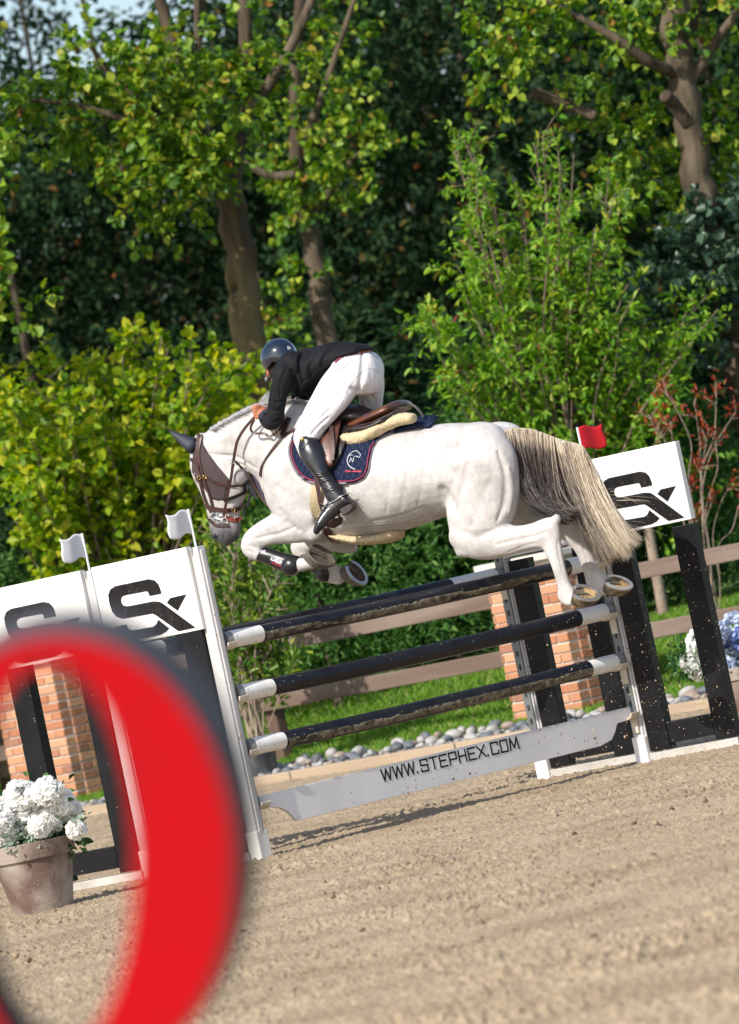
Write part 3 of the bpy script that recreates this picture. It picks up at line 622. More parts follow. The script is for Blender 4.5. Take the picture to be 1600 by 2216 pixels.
def coat():
    m=M['coat']; n=m.node_tree.nodes; l=m.node_tree.links; b=n['Principled BSDF']
    tc=n.new('ShaderNodeTexCoord')
    t=n.new('ShaderNodeTexNoise'); t.inputs['Scale'].default_value=7; t.inputs['Detail'].default_value=5; l.new(tc.outputs['Object'],t.inputs[0])
    r=n.new('ShaderNodeValToRGB'); r.color_ramp.elements[0].position=.30; r.color_ramp.elements[1].position=.62
    r.color_ramp.elements[0].color=(.38,.355,.34,1); r.color_ramp.elements[1].color=(.575,.555,.54,1); l.new(t.outputs[0],r.inputs[0])
    a=n.new('ShaderNodeAttribute'); a.attribute_name='v'
    t.inputs['Roughness'].default_value=.7
    n2=n.new('ShaderNodeTexNoise'); n2.inputs['Scale'].default_value=22; n2.inputs['Detail'].default_value=6; l.new(tc.outputs['Object'],n2.inputs[0])
    mm=n.new('ShaderNodeMath'); mm.operation='MULTIPLY_ADD'; l.new(n2.outputs[0],mm.inputs[0]); mm.inputs[1].default_value=.7; mm.inputs[2].default_value=.62
    m3=n.new('ShaderNodeMath'); m3.operation='MULTIPLY'; m3.use_clamp=True; l.new(mm.outputs[0],m3.inputs[0]); l.new(a.outputs['Fac'],m3.inputs[1])
    mx=n.new('ShaderNodeMix'); mx.data_type='RGBA'; l.new(m3.outputs[0],mx.inputs[0]); l.new(r.outputs[0],mx.inputs[6]); mx.inputs[7].default_value=(.075,.075,.085,1)
    l.new(mx.outputs[2],b.inputs['Base Color'])
    mp=n.new('ShaderNodeMapping'); mp.inputs['Scale'].default_value=(1,1,.35); l.new(tc.outputs['Object'],mp.inputs[0])
    w_=n.new('ShaderNodeTexNoise'); w_.inputs['Scale'].default_value=11; w_.inputs['Detail'].default_value=9; w_.inputs['Roughness'].default_value=.62; l.new(mp.outputs[0],w_.inputs[0])
    bp=n.new('ShaderNodeBump'); bp.inputs['Strength'].default_value=.55; bp.inputs['Distance'].default_value=.02; l.new(w_.outputs[0],bp.inputs['Height']); l.new(bp.outputs[0],b.inputs['Normal'])
    add_specks(m,(.36,.24,.18),95,.19,cov=.38,cscale=2.5); add_specks(m,(.30,.21,.17),60,.13,cov=.5,cscale=4)
coat()
body=remesh_obj('body',HB_,M['coat'],horse,voxel=.0085,smooth=9)
def sculpt(o,strokes):
    Wv=wverts(o).astype(float); nn=np.empty(len(Wv)*3,dtype=np.float32); o.data.vertices.foreach_get('normal',nn); nn=nn.reshape(-1,3)
    bv=bvh_of(o); D=np.zeros(len(Wv))
    for path,amp,wd in strokes:
        pts=[]
        for x,y in catmull(path,22):
            d=V(ray(x,y)); d.normalize(); h=bv.ray_cast(V(CAM),d)
            if h[0] is not None: pts.append(np.array(h[0]))
        if not pts: continue
        pts=np.array(pts); c=pts.mean(0); R=np.linalg.norm(pts-c,axis=1).max()+3*wd
        idx=np.where(np.linalg.norm(Wv-c,axis=1)<R)[0]; q=Wv[idx]
        dm_=np.full(len(idx),9.); k=len(pts)
        for i,p in enumerate(pts):
            fade=math.sin(math.pi*(i+.7)/(k+.4))**.5
            dd=np.linalg.norm(q-p,axis=1)/max(fade,.2); dm_=np.minimum(dm_,dd)
        D[idx]+=amp*np.exp(-(dm_/wd)**2)
    Wn=Wv+nn*D[:,None]-np.array(o.parent.location)
    o.data.vertices.foreach_set('co',Wn.astype(np.float32).ravel()); o.data.update()
sculpt(body,[([(449,980),(481,986),(511,989),(537,1004),(558,1016)],-.010,.013),([(470,960),(520,965),(570,975)],-.004,.03),
 ([(640,905),(608,960),(586,1015)],-.008,.03),([(735,1000),(705,1060),(690,1110),(692,1150)],-.016,.028),([(650,1030),(672,1085),(680,1120)],.012,.05),
 ([(640,1140),(606,1154),(580,1160),(552,1166)],-.009,.012),([(620,1120),(590,1138),(560,1150)],.005,.015),([(606,1100),(625,1130),(650,1150)],-.008,.02),
 ([(540,1180),(556,1186)],-.006,.008),([(532,1190),(552,1197)],-.005,.006),
 ([(955,1055),(975,1085),(985,1108)],-.022,.04),([(1012,1000),(1000,1050),(988,1100)],-.010,.022),([(1060,1040),(1040,1090),(1020,1140)],-.006,.035),
 ([(1078,975),(1094,1030),(1092,1085),(1076,1128)],-.011,.022),([(1100,1010),(1108,1060),(1102,1110)],.006,.02),([(1000,1150),(1030,1160),(1060,1150)],-.006,.025),
 ([(1070,1180),(1120,1168),(1160,1160),(1185,1150)],-.006,.011),([(1125,1150),(1160,1140),(1190,1132)],-.006,.010),([(1100,1195),(1140,1180),(1168,1175)],-.004,.006),
 ([(1206,1172),(1211,1205),(1220,1245)],-.006,.007),([(1196,1180),(1202,1215),(1212,1255)],.003,.006),([(1262,1180),(1270,1210),(1278,1235)],-.005,.007),
 ([(760,1140),(820,1135),(880,1125),(940,1105)],.004,.008),([(800,1128),(860,1118),(920,1095)],-.004,.012),
 ([(850,1000),(842,1060),(836,1110)],-.003,.018),([(885,985),(878,1050),(868,1105)],-.003,.018),([(920,975),(915,1040),(905,1095)],-.003,.018),
 ([(600,1050),(625,1075),(640,1105)],-.006,.025),([(575,1040),(585,1075)],-.004,.02),
 ([(498,1045),(505,1020),(518,1005),(534,1012)],-.008,.010),([(1030,950),(1060,1000),(1070,1050)],-.004,.04),([(483,1142),(486,1155),(485,1167),(494,1174)],-.007,.006),([(462,1150),(466,1160),(471,1167)],-.008,.007)])
# colour map: dark muzzle pigment, grey smudges, darker between the thighs under the tail
W=wverts(body)
def dist(x,y,w_): return np.linalg.norm(W-P(x,y,w_),axis=1)
v=np.zeros(len(W))
def spot(x,y,w_,r,s):
    global v
    v=np.maximum(v,s*np.clip(1.35-dist(x,y,w_)/r,0,1))
spot(487,1172,0,.16,1.25); v=np.minimum(v,1.15); spot(480,1140,0,.07,.3)
spot(519,1020,.12,.055,.55); spot(600,1040,.2,.12,.16); spot(1200,1150,.2,.05,.20); spot(1160,1190,.2,.04,.15); spot(548,1165,.2,.05,.18); spot(660,1110,.24,.12,.14)
spot(1075,1060,.3,.12,.10); spot(1115,1080,.1,.1,.35); spot(1150,1120,0,.07,.4); spot(545,1200,.2,.03,.2)
a_=body.data.attributes.new('v','FLOAT','POINT'); a_.data.foreach_set('value',v.astype(np.float32))
HBVH=bvh_of(body)
def surf(x,y,off=0.,bvh=None,fallback_w=.1):
    d=V(ray(x,y)); d.normalize(); h=(bvh or HBVH).ray_cast(V(CAM),d)
    if h[0] is None: p=P(x,y,fallback_w); return p,-fw
    n_=np.array(h[1]); 
    if np.dot(n_,fw)>0: n_=-n_
    return np.array(h[0])+n_*off,n_
def strap(mb,path,width,off=.004,thick=.004,k=6,fw_=.1,bvh=None):
    pp=catmull(path,k); pts=[];ns=[]
    for x,y in pp:
        p,n_=surf(x,y,off,bvh,fw_); pts.append(p); ns.append(n_)
    # smooth
    pts=np.array(pts); ns=np.array(ns)
    for _ in range(2):
        pts[1:-1]=(pts[:-2]+2*pts[1:-1]+pts[2:])/4; ns[1:-1]=(ns[:-2]+2*ns[1:-1]+ns[2:])/4
    mb.ribbon(list(pts),width,thick,[list(q) for q in ns])
def free(mb,path,width,thick=.004,k=6,normal=None):
    pp=catmull(path,k); pts=[P(x,y,w_) for x,y,w_ in pp]; mb.ribbon(pts,width,thick,list(normal if normal is not None else -fw+Z_*.3))
def patch(name,poly,m,parent,off=.008,step=6,thick=.006,bvh=None,fw_=.1,jit=None,smooth_it=2,keepmiss=False):
    poly=[Vector((float(a),float(b))) for a,b in poly]
    xs=[p.x for p in poly]; ys=[p.y for p in poly]; inner=[]
    def inside(x,y):
        c=False; j=len(poly)-1
        for i in range(len(poly)):
            if ((poly[i].y>y)!=(poly[j].y>y)) and (x<(poly[j].x-poly[i].x)*(y-poly[i].y)/(poly[j].y-poly[i].y)+poly[i].x): c=not c
            j=i
        return c
    y=min(ys)+step/2; r=0
    bd=[]
    for i in range(len(poly)):
        a,b=poly[i],poly[(i+1)%len(poly)]; k=max(1,int((b-a).length/step))
        for q in range(k): bd.append(a+(b-a)*(q/k))
    nb=len(bd)
    while y<max(ys):
        x=min(xs)+(step/2 if r%2 else 0)
        while x<max(xs):
            if inside(x,y) and min((Vector((x,y))-q).length for q in bd)>step*.45: inner.append(Vector((x,y)))
            x+=step
        y+=step*.87; r+=1
    res=delaunay_2d_cdt(bd+inner,[],[list(range(nb))],1,1e-4)
    vs2,fs2=res[0],res[2]; pts=[];ns=[]
    for q in vs2:
        p,n_=surf(q.x,q.y,off,bvh,fw_); pts.append(p); ns.append(n_)
    pts=np.array(pts); ns=np.array(ns)
    adj=[set() for _ in pts]
    for f in fs2:
        for i in range(len(f)): adj[f[i]].add(f[i-1]); adj[f[i-1]].add(f[i])
    for _ in range(smooth_it):
        pts=np.array([pts[i]*.5+.5*np.mean([pts[j] for j in adj[i]],axis=0) if adj[i] and i>=nb else pts[i] for i in range(len(pts))])
    o=mesh_obj(name,pts,[tuple(f) for f in fs2],m,parent,smooth=True)
    # orient faces to the camera
    bm=bmesh.new(); bm.from_mesh(o.data)
    for f in bm.faces:
        if f.normal.dot(V(fw))>0: f.normal_flip()
    bm.to_mesh(o.data); bm.free()
    s=o.modifiers.new('solid','SOLIDIFY'); s.thickness=thick; s.offset=-1
    return o
# ---- hooves
M['hoofwall']=mat('hoof_wall',(.17,.12,.065),.6,col2=(.05,.04,.03),nscale=22,bump=.5,bscale=40,stretch=(1,1,1),mixlo=.42,mixhi=.6)
M['hoofdark']=mat('hoof_dark',(.075,.068,.055),.65,col2=(.15,.12,.08),nscale=26,bump=.5,bscale=40,mixlo=.4,mixhi=.66)
M['sole']=mat('hoof_sole',(.42,.29,.13),.8,col2=(.12,.08,.05),nscale=17,bump=.6,bscale=40,mixlo=.45,mixhi=.62)
M['soled']=mat('hoof_sole_dark',(.13,.105,.075),.85,col2=(.06,.05,.04),nscale=20,bump=.6,bscale=40)
M['shoe']=mat('horseshoe_steel',(.48,.48,.50),.38,metal=.75,col2=(.36,.35,.35),nscale=20)
def hoof(x,y,w_,A,Rpx,q,wallm,solem,shoe=True,h=.055,lean=.35):
    c=P(x,y,w_); Rm=Rpx/FPX*np.dot(c-CAM,fw); A=rad(A)
    m3=r2*math.cos(A)-u2*math.sin(A); nimg=r2*math.sin(A)+u2*math.cos(A); n3=nrm(nimg*math.sqrt(1-q*q)-fw*q); k3=nrm(np.cross(n3,m3))
    t=bpy.data.objects.new('hoof',None)
    def ring(sc,dep,shift=0.,N=36):
        out=[]
        for j in range(N):
            th=2*math.pi*j/N; rx=math.cos(th); ry=math.sin(th)*.93
            if rx<-.75: rx=-.75+(rx+.75)*.3
            out.append(c+m3*(Rm*sc*rx+shift)+k3*Rm*sc*ry-n3*dep)
        return out
    N=36
    mb=MB(); prof=[(.80,.010,0),(.86,.001,0),(.99,0,0),(1.0,.004,0),(.97,h*.35,-.004),(.90,h*.75,-.012),(.83,h,-.018),(.70,h*1.15,-.02),(.3,h*1.25,-.02)]
    vs=[];
    for sc,dp,sh in prof: vs+=ring(sc,dp,sh)
    fs=[(i*N+j,i*N+(j+1)%N,(i+1)*N+(j+1)%N,(i+1)*N+j) for i in range(len(prof)-1) for j in range(N)]; fs.append(tuple((len(prof)-1)*N+j for j in range(N)))
    wall=mesh_obj('hoof',vs,fs,wallm,horse,smooth=True)
    vs=ring(.86,.004)+ring(.6,.012)+ring(.25,.010)+[c-n3*.006]
    fs=[(i*N+j,i*N+(j+1)%N,(i+1)*N+(j+1)%N,(i+1)*N+j) for i in range(2) for j in range(N)]+[(2*N+j,2*N+(j+1)%N,3*N) for j in range(N)]
    s=mesh_obj('sole',vs,fs,solem,horse,smooth=True); s.parent=wall.parent; s.parent=wall; s.location=(0,0,0); 
    s.matrix_parent_inverse=Matrix.Identity(4)
    mb=MB(); mb.prism([c+m3*Rm*a+k3*Rm*b-n3*.006 for a,b in ((-.78,.30),(-.2,.16),(.22,.02),(.22,-.02),(-.2,-.16),(-.78,-.30))],n3*.008)
    fr=mb.obj('frog',M['soled'],horse,bevel=.003); fr.parent=wall
    if shoe:
        mb=MB(); pts=[]
        for j in range(25):
            th=rad(-148+296*j/24); rx=math.cos(th); pts.append(c+m3*(Rm*.88*rx)+k3*(Rm*.85*math.sin(th))+n3*.003)
        mb.ribbon(pts,Rm*.27,.010,list(n3)); sh=mb.obj('horseshoe',M['shoe'],horse,bevel=.0015); sh.parent=wall
    return wall
hoof(1268,1284,.2,9,34,.50,M['hoofwall'],M['sole'])
hoof(1338,1262,-.18,14,33,.44,M['hoofwall'],M['sole'])
hoof(696,1201,.18,32,36,.52,M['hoofdark'],M['soled'],shoe=False)
hoof(771,1240,-.15,50,32,.50,M['hoofdark'],M['soled'])
# ---- tail and mane: strands of hair as fine ribbons
M['hair']=ramp_mat('horse_hair',[(0,(.020,.015,.013)),(.25,(.075,.056,.048)),(.5,(.32,.26,.205)),(.78,(.60,.50,.365)),(1,(.70,.63,.53))],.45,.15,spec=.4)
def strands(name,curves,vals,wd,parent,m):
    """curves: (n,k,3)"""
    n,k,_=curves.shape; t=np.gradient(curves,axis=1); t/=np.linalg.norm(t,axis=2,keepdims=True)+1e-9
    sd_=np.cross(t,-fw[None,None,:]); sd_/=np.linalg.norm(sd_,axis=2,keepdims=True)+1e-9
    tw=rng.normal(0,.5,(n,1,1)); sd_=sd_+tw*np.array(-fw)[None,None,:]; 
    tp=np.linspace(0,1,k); ww=(wd*(1-.75*tp**3))[None,:,None]*rng.uniform(.6,1.3,(n,1,1))
    a=curves+sd_*ww/2; b=curves-sd_*ww/2
    v=np.stack([a,b],2).reshape(-1,3); base=(np.arange(n)*k*2)[:,None]+ (np.arange(k-1)*2)[None,:]
    f=np.stack([base,base+1,base+3,base+2],-1).reshape(-1,4)
    return mesh_obj(name,v,f,m,parent,smooth=False,attr=np.repeat(np.asarray(vals).reshape(n,-1) if np.asarray(vals).ndim>1 else np.repeat(np.asarray(vals)[:,None],k,1),2,axis=1).ravel())
def bez(P0,P1,P2,P3,k):
    t=np.linspace(0,1,k)[None,:,None]; return P0[:,None]*(1-t)**3+3*P1[:,None]*t*(1-t)**2+3*P2[:,None]*t*t*(1-t)+P3[:,None]*t**3
dock=catmull([(1080,934,.04),(1112,926,.04),(1150,928,.03),(1185,940,.02),(1215,951,.0),(1240,957,0),(1260,964,0),(1270,976,0)],12)
# dock (tail bone) under the hair
mb=MB(); dd=catmull([(1098,950,0),(1130,946,0),(1170,950,0),(1210,965,0),(1240,975,0),(1258,990,0)],4); mb.tube([P(*q) for q in dd],np.linspace(.045,.016,len(dd)),10)
mb.obj('tail_dock',mat('dock_skin',(.42,.38,.35),.6),horse,smooth=True)
n=12500; s=rng.uniform(0,1,n)**.9; s=np.where(rng.uniform(0,1,n)<.16,rng.normal(.5,.05,n).clip(.36,.66),s)
# guide end positions as function of s
gs=[0,.2,.499,.5,.75,1]
def gi(vals,s): return np.interp(s,gs,vals)
dx=np.interp(s*(len(dock)-1),np.arange(len(dock)),dock[:,0]); dy=np.interp(s*(len(dock)-1),np.arange(len(dock)),dock[:,1])
dy=dy+rng.uniform(0,22,n)*(rng.uniform(0,1,n)**1.5)
NLK=110; lk=np.clip((s*NLK+rng.normal(0,1.6,n)).astype(int),0,NLK-1); lo=rng.normal(0,1,(NLK,6))
ex=gi([1200,1218,1252,1312,1342,1367],s)+lo[lk,0]*10+rng.normal(0,4,n); ey=gi([1100,1108,1112,1202,1196,1166],s)+lo[lk,1]*10+rng.normal(0,4,n)
c1x=gi([1108,1135,1203,1214,1255,1284],s)+rng.normal(0,5,n); c1y=gi([985,995,1005,1010,1010,1015],s)+rng.normal(0,6,n)
c2x=gi([1126,1150,1218,1252,1294,1320],s)+lo[lk,2]*7+rng.normal(0,5,n); c2y=gi([1108,1118,1114,1120,1114,1104],s)+lo[lk,3]*5+rng.normal(0,4,n)
wz=rng.normal(0,.035,n); we=rng.normal(0,.07,n)
short=rng.uniform(.72,1.0,n)
def PA(x,y,w_): return np.array([P(a,b,c) for a,b,c in zip(x,y,w_)])
P0=PA(dx,dy,wz*.7+.05*(1-s)); P1=PA(c1x,c1y,wz*1.0+.10*(1-s)); P2=PA(c2x,c2y,we*.7+.08*(1-s)); P3=PA(ex,ey,we)
C_=bez(P0,P1,P2,P3,18)
k=18; tl=np.linspace(0,1,k)[None,:]
C_=C_+ (rng.normal(0,1,(n,1,3))*.010*np.sin(tl*rng.uniform(3,9,(n,1))+rng.uniform(0,6,(n,1)))[:,:,None]*tl[:,:,None])
dark=np.clip((.66-s[:,None]+rng.normal(0,.05,(n,1)))*4.5,0,1)*np.clip(.50+tl*1.3,0,1)
val=np.clip(.78-.66*dark+rng.normal(0,.035,(n,1))+lo[lk,4][:,None]*.035-.10*np.sin(tl*5+rng.uniform(0,6,(n,1))),0.02,1)
val=np.where((tl<.12)&(s[:,None]<.6),np.clip(val+.25,0,1),val)
strands('tail',C_,val,.0025,horse,M['hair'])
# stray tail hairs
n=160; s=rng.uniform(.4,1,n); P0=PA(1280+80*rng.uniform(0,1,n),1060+90*rng.uniform(0,1,n),rng.normal(0,.04,n)); P3=P0+np.outer(rng.uniform(.10,.30,n),R_*.8-Z_*.25)+rng.normal(0,.04,(n,3)); 
C_=bez(P0,P0+(P3-P0)*.3+Z_*.0,P0+(P3-P0)*.7+Z_*.02,P3,8); strands('stray_hair',C_[:26],rng.uniform(.6,.9,26),.0012,horse,M['hair'])
# mane
crest=catmull([(452,926,0),(475,912,0),(505,895,0),(540,877,0),(570,868,0),(600,863,0),(632,862,0),(655,865,0)],10)
M['mane']=ramp_mat('mane_hair',[(0,(.16,.16,.17)),(.4,(.42,.41,.41)),(1,(.62,.61,.60))],.5,.2,spec=.3)
n=1500; s=rng.uniform(0,1,n); q=s*(len(crest)-1); cx=np.interp(q,np.arange(len(crest)),crest[:,0]); cy=np.interp(q,np.arange(len(crest)),crest[:,1])
L=np.where(s>.5,rng.uniform(8,30,n),rng.uniform(6,18,n)); up=rng.uniform(0,1,n)<.05; L=np.where(up,L*.5,L)
tuft=(s>.50)&(s<.68)&(rng.uniform(0,1,n)<.45); L=np.where(tuft,rng.uniform(18,46,n),L)
ang=np.where(up|tuft,rng.normal(-38,9,n),rng.normal(160,22,n))*np.pi/180
# upright hairs lean forward-right, others lie flat on the neck towards the back
ex=cx+np.cos(ang)*L*np.where(up|tuft,.75,-.9); ey=cy+np.where(up|tuft,np.sin(ang)*L*.75,np.abs(np.sin(ang))*L*.5+2)
wz=rng.normal(0,.02,n)+.02
P0=PA(cx,cy+5,wz); P3=PA(ex,ey,wz+np.where(up|tuft,0,.05)); P1=P0+(P3-P0)*.35+np.array(Z_)*.004; P2=P0+(P3-P0)*.7+np.array(Z_)*.003
strands('mane',bez(P0,P1,P2,P3,8),np.clip(rng.normal(.66,.2,n)-.3*(rng.uniform(0,1,n)<.2),0,1),.0032,horse,M['mane'])
# ---- ears (bonnet ears)
M['navycloth']=mat('navy_fabric',(.012,.016,.03),.6,col2=(.02,.024,.038),nscale=20,bump=.2,bscale=200)
M['mesh']=mat('brown_mesh_mask',(.060,.043,.045),.75,col2=(.085,.064,.064),nscale=120,bump=.5,bscale=300,spec=.2)
def ear(w_,sx,sy):
    pr=[(424,967,36),(412,961,33),(399,953,26),(385,944,17),(374,937,9),(365,931,2)]
    vs=[];N=14
    for i,(x,y,wd) in enumerate(pr):
        c=P(x+sx,y+sy,w_); r=wd/2/370.
        a=nrm(r2*.52+u2*.86); b=lat
        for j in range(N):
            th=2*math.pi*j/N; vs.append(c+a*r*math.cos(th)+b*r*.75*math.sin(th))
    fs=[(i*N+j,i*N+(j+1)%N,(i+1)*N+(j+1)%N,(i+1)*N+j) for i in range(len(pr)-1) for j in range(N)]+[tuple(range(N-1,-1,-1)),tuple((len(pr)-1)*N+j for j in range(N))]
    return mesh_obj('ear',vs,fs,M['navycloth'],horse,smooth=True)
ear(.06,0,0); ear(-.05,7,3)
mb=MB(); p_,n_=surf(464,1160,-.002); mb.sphere(p_,(.012,.006,.018),(nrm(r2*.8-u2*.3),np.array(n_),nrm(u2*.9+r2*.3)),12); mb.obj('nostril',mat('nostril_dark',(.02,.018,.018),.6),horse,smooth=True)
# ---- mask and bridle
patch('fly_mask',[(420,950),(438,940),(440,961),(451,981),(471,1008),(497,1038),(490,1062),(486,1081),(470,1082),(457,1078),(447,1062),(436,1046),(424,1036),(417,1020),(417,1000),(420,978)],M['mesh'],horse,off=.005,step=5,thick=.004)
M['leather']=mat('brown_leather',(.062,.024,.018),.42,col2=(.035,.014,.012),nscale=14,bump=.25,bscale=80,spec=.5)
M['blackleather']=mat('black_strap',(.012,.010,.012),.45)
M['redleather']=mat('red_brown_leather',(.20,.040,.025),.45,bump=.2)
M['brass']=mat('brass',(.60,.40,.15),.25,metal=1)
M['chrome']=mat('chrome',(.80,.80,.80),.15,metal=1)
bridle=mesh_obj('bridle',[P(430,1000,.1)],[],M['leather'],horse)  # parent part, gets its own straps below
mb=MB()
for path,wd in (([(431,942),(429,962),(428,985),(431,1017),(436,1046),(447,1083),(462,1113)],.020),([(438,944),(434,962),(432,990),(447,1046),(457,1076),(464,1110)],.015),
  ([(415,994),(422,996),(431,998)],.022),([(431,1030),(449,1034),(472,1046),(500,1050),(528,1047),(537,1040)],.014),
  ([(446,1094),(466,1101),(496,1104),(519,1098),(527,1090)],.026),([(449,1118),(461,1131),(472,1137),(496,1137)],.016)):
    strap(mb,path,wd,off=.010)
bm_=mb.obj('bridle',M['leather'],horse); bpy.data.objects.remove(bridle); bridle=bm_
mb=MB()
for path,wd in (([(485,1082),(500,1077),(515,1071),(532,1062)],.020),([(528,1062),(528,1050),(531,1042)],.018)): strap(mb,path,wd,off=.011)
for path,wd in (([(536,1040,.03),(545,1058,.03),(554,1078,.03)],.022),([(543,1062,.02),(540,1080,.02),(535,1095,.02),(529,1104,.02),(528,1116,.02)],.016)): free(mb,path,wd)
o=mb.obj('throat_strap',M['blackleather'],horse); o.parent=bridle
mb=MB(); strap(mb,[(484,1118),(496,1122),(509,1125),(522,1121)],.026,off=.010); o=mb.obj('curb_strap',M['redleather'],horse); o.parent=bridle
mb=MB()
def tring(mb,x,y,w_,r,tk,ax1,ax2,n=22): c=P(x,y,w_); mb.tube([c+ax1*r*math.cos(2*math.pi*i/n)+ax2*r*math.sin(2*math.pi*i/n) for i in range(n)],tk,8,closed=True)
def ch(x,y,off=.016): return surf(x,y,off)[0]
for (x,y,r) in ((466,1116,.018),(477,1124,.016),(486,1117,.013),(488,1127,.016)):
    c=ch(x,y); mb.tube([c+r2*r*math.cos(a)+u2*r*math.sin(a) for a in np.linspace(0,2*math.pi,20)[:-1]],.0032,8,closed=True)
mb.tube([ch(461,1117),ch(472,1121),ch(483,1126),ch(489,1132)],.006,8); mb.tube([ch(474,1112),ch(480,1116),ch(486,1112)],.005,8)
for x,y in ((507,1121),(512,1119)): mb.sphere(ch(x,y,.014),.006,n=8)
o=mb.obj('bit',M['chrome'],horse,smooth=True); o.parent=bridle
mb=MB()
for x,y in ((431,1033),(446,1031),(505,1102)):
    c=ch(x,y,.014); mb.tube([c+r2*.010*math.cos(a)+u2*.010*math.sin(a) for a in np.linspace(0,2*math.pi,14)[:-1]],.0026,6,closed=True)
o=mb.obj('buckle',M['brass'],horse,smooth=True); o.parent=bridle
# breastplate and martingale
mb=MB()
strap(mb,[(639,930),(626,938),(612,947),(594,970),(576,995),(567,1014),(565,1030)],.020,off=.006)
strap(mb,[(628,905),(621,917),(617,930),(613,944)],.034,off=.010,thick=.006)
free(mb,[(509,998,.10),(518,1007,.08),(527,1018,.06),(540,1033,.05),(556,1062,.03),(577,1092,.03)],.014)
mb.obj('breastplate',M['leather'],horse)
mb=MB(); vs=[P(x,y,.02) for x,y in ((540,1030),(552,1034),(566,1034),(568,1052),(570,1070),(578,1090),(566,1078),(556,1062),(548,1046))]; mb.prism(vs,-lat*.03)
mb.obj('chest_bib',mat('purple_grey_cloth',(.045,.035,.06),.8),horse,bevel=.004)
# tendon boots
M['bootshell']=mat('black_shell',(.012,.012,.014),.30,spec=.5,bump=.05)
def tboot(secs,ball_,w_):
    v,f=loft(secs,k=5,n=24,capk=.15); mb=MB(); mb.add(v,f); x,y,r=ball_; mb.sphere(P(x,y,w_),(r*1.1,r*.75,r),(hd,lat,Z_),18); 
    return remesh_obj('tendon_boot',[(mb.v,mb.f)],M['bootshell'],horse,voxel=.006,smooth=3)
tb=tboot([(557,1214,574,1184,.18,.047),(572,1219,590,1188,.18,.046),(600,1232,612,1196,.18,.044),(624,1244,636,1201,.18,.050),(640,1246,648,1204,.18,.047)],(628,1226,.055),.20)
tboot([(664,1226,688,1198,-.15,.042),(682,1244,704,1206,-.15,.044),(698,1258,722,1214,-.15,.048)],(703,1241,.055),-.14)
TB=bvh_of(tb)
def surf_text(poly_o,ux,uy,s,wpx,hpx,m,name,parent,bvh,thick=.14):
    """lettering laid on a surface: o pixel, unit vectors in pixels"""
    mb=MB(); gl=MB(); tot=len(s)*1.25-.25; k=wpx/tot; x=0
    for c in s:
        for st in GL.get(c,[]):
            q=[(poly_o[0]+ux[0]*(x+a*k)+uy[0]*b*hpx,poly_o[1]+ux[1]*(x+a*k)+uy[1]*b*hpx) for a,b in st]
            pts=[];ns=[]
            for a,b in q: p,n_=surf(a,b,.003,bvh); pts.append(p); ns.append(list(n_))
            mb.ribbon(pts,hpx*thick/370,.001,ns)
        x+=1.25*k
    o=mb.obj(name,m,horse); o.parent=parent; return o
M['labelwhite']=mat('label_white',(.75,.75,.77),.5); M['labelred']=mat('label_red',(.55,.03,.05),.5)
ca,sa=math.cos(rad(22)),math.sin(rad(22))
surf_text((586,1212),(ca,sa),(sa,-ca),'KARDOR',25,7,M['labelwhite'],'boot_label',tb,TB,.2)
mb=MB(); strap(mb,[(588,1216),(600,1222),(611,1225)],.004,off=.003,bvh=TB); o=mb.obj('boot_label',M['labelred'],horse); o.parent=tb
mb=MB(); strap(mb,[(563,1192),(571,1194),(575,1192)],.012,off=.002,bvh=TB); o=mb.obj('boot_tab',mat('grey_tab',(.35,.37,.42),.5),horse); o.parent=tb
# ================================================================ SADDLE PAD, SADDLE
M['padnavy']=mat('quilt_navy',(.014,.022,.055),.8,spec=.2)
def quilt(m):
    n=m.node_tree.nodes; l=m.node_tree.links; b=n['Principled BSDF']; tc=n.new('ShaderNodeTexCoord')
    hs=[]
    for ang in (35,-35):
        # stripes along two diagonals of the horse's side plane
        vr=nrm(hd*math.cos(rad(ang))+Z_*math.sin(rad(ang)))
        d=n.new('ShaderNodeVectorMath'); d.operation='DOT_PRODUCT'; d.inputs[1].default_value=V(vr); l.new(tc.outputs['Object'],d.inputs[0])
        mu=n.new('ShaderNodeMath'); mu.operation='MULTIPLY'; mu.inputs[1].default_value=math.pi/.034; l.new(d.outputs['Value'],mu.inputs[0])
        sn=n.new('ShaderNodeMath'); sn.operation='SINE'; l.new(mu.outputs[0],sn.inputs[0]); ab=n.new('ShaderNodeMath'); ab.operation='ABSOLUTE'; l.new(sn.outputs[0],ab.inputs[0])
        pw=n.new('ShaderNodeMath'); pw.operation='POWER'; pw.inputs[1].default_value=.45; l.new(ab.outputs[0],pw.inputs[0]); hs.append(pw)
    mu=n.new('ShaderNodeMath'); mu.operation='MULTIPLY'; l.new(hs[0].outputs[0],mu.inputs[0]); l.new(hs[1].outputs[0],mu.inputs[1])
    bp=n.new('ShaderNodeBump'); bp.inputs['Strength'].default_value=1; bp.inputs['Distance'].default_value=.012; l.new(mu.outputs[0],bp.inputs['Height']); l.new(bp.outputs[0],b.inputs['Normal'])
quilt(M['padnavy'])
spad=empty('saddle_pad',P(780,960,.2),'quilted navy saddle pad with red piping and a horse-head emblem','saddle pad')
pol=[(633,950),(627,969),(629,991),(641,1019),(657,1036),(680,1045),(706,1048),(732,1046),(752,1046),(770,1044),(789,1034),(798,1018),(802,995),(807,972),(815,958),(826,948),(854,931),(882,924),(915,922),(935,922),(900,921),(860,924),(800,920),(740,910),(700,905),(665,905),(645,925)]
pol=[(633,950),(627,969),(629,991),(641,1019),(657,1036),(680,1045),(706,1048),(732,1046),(752,1046),(770,1044),(789,1034),(798,1018),(802,995),(807,972),(815,958),(826,948),(854,933),(880,927),(868,924),(840,925),(800,918),(740,912),(700,905),(668,905),(645,925)]
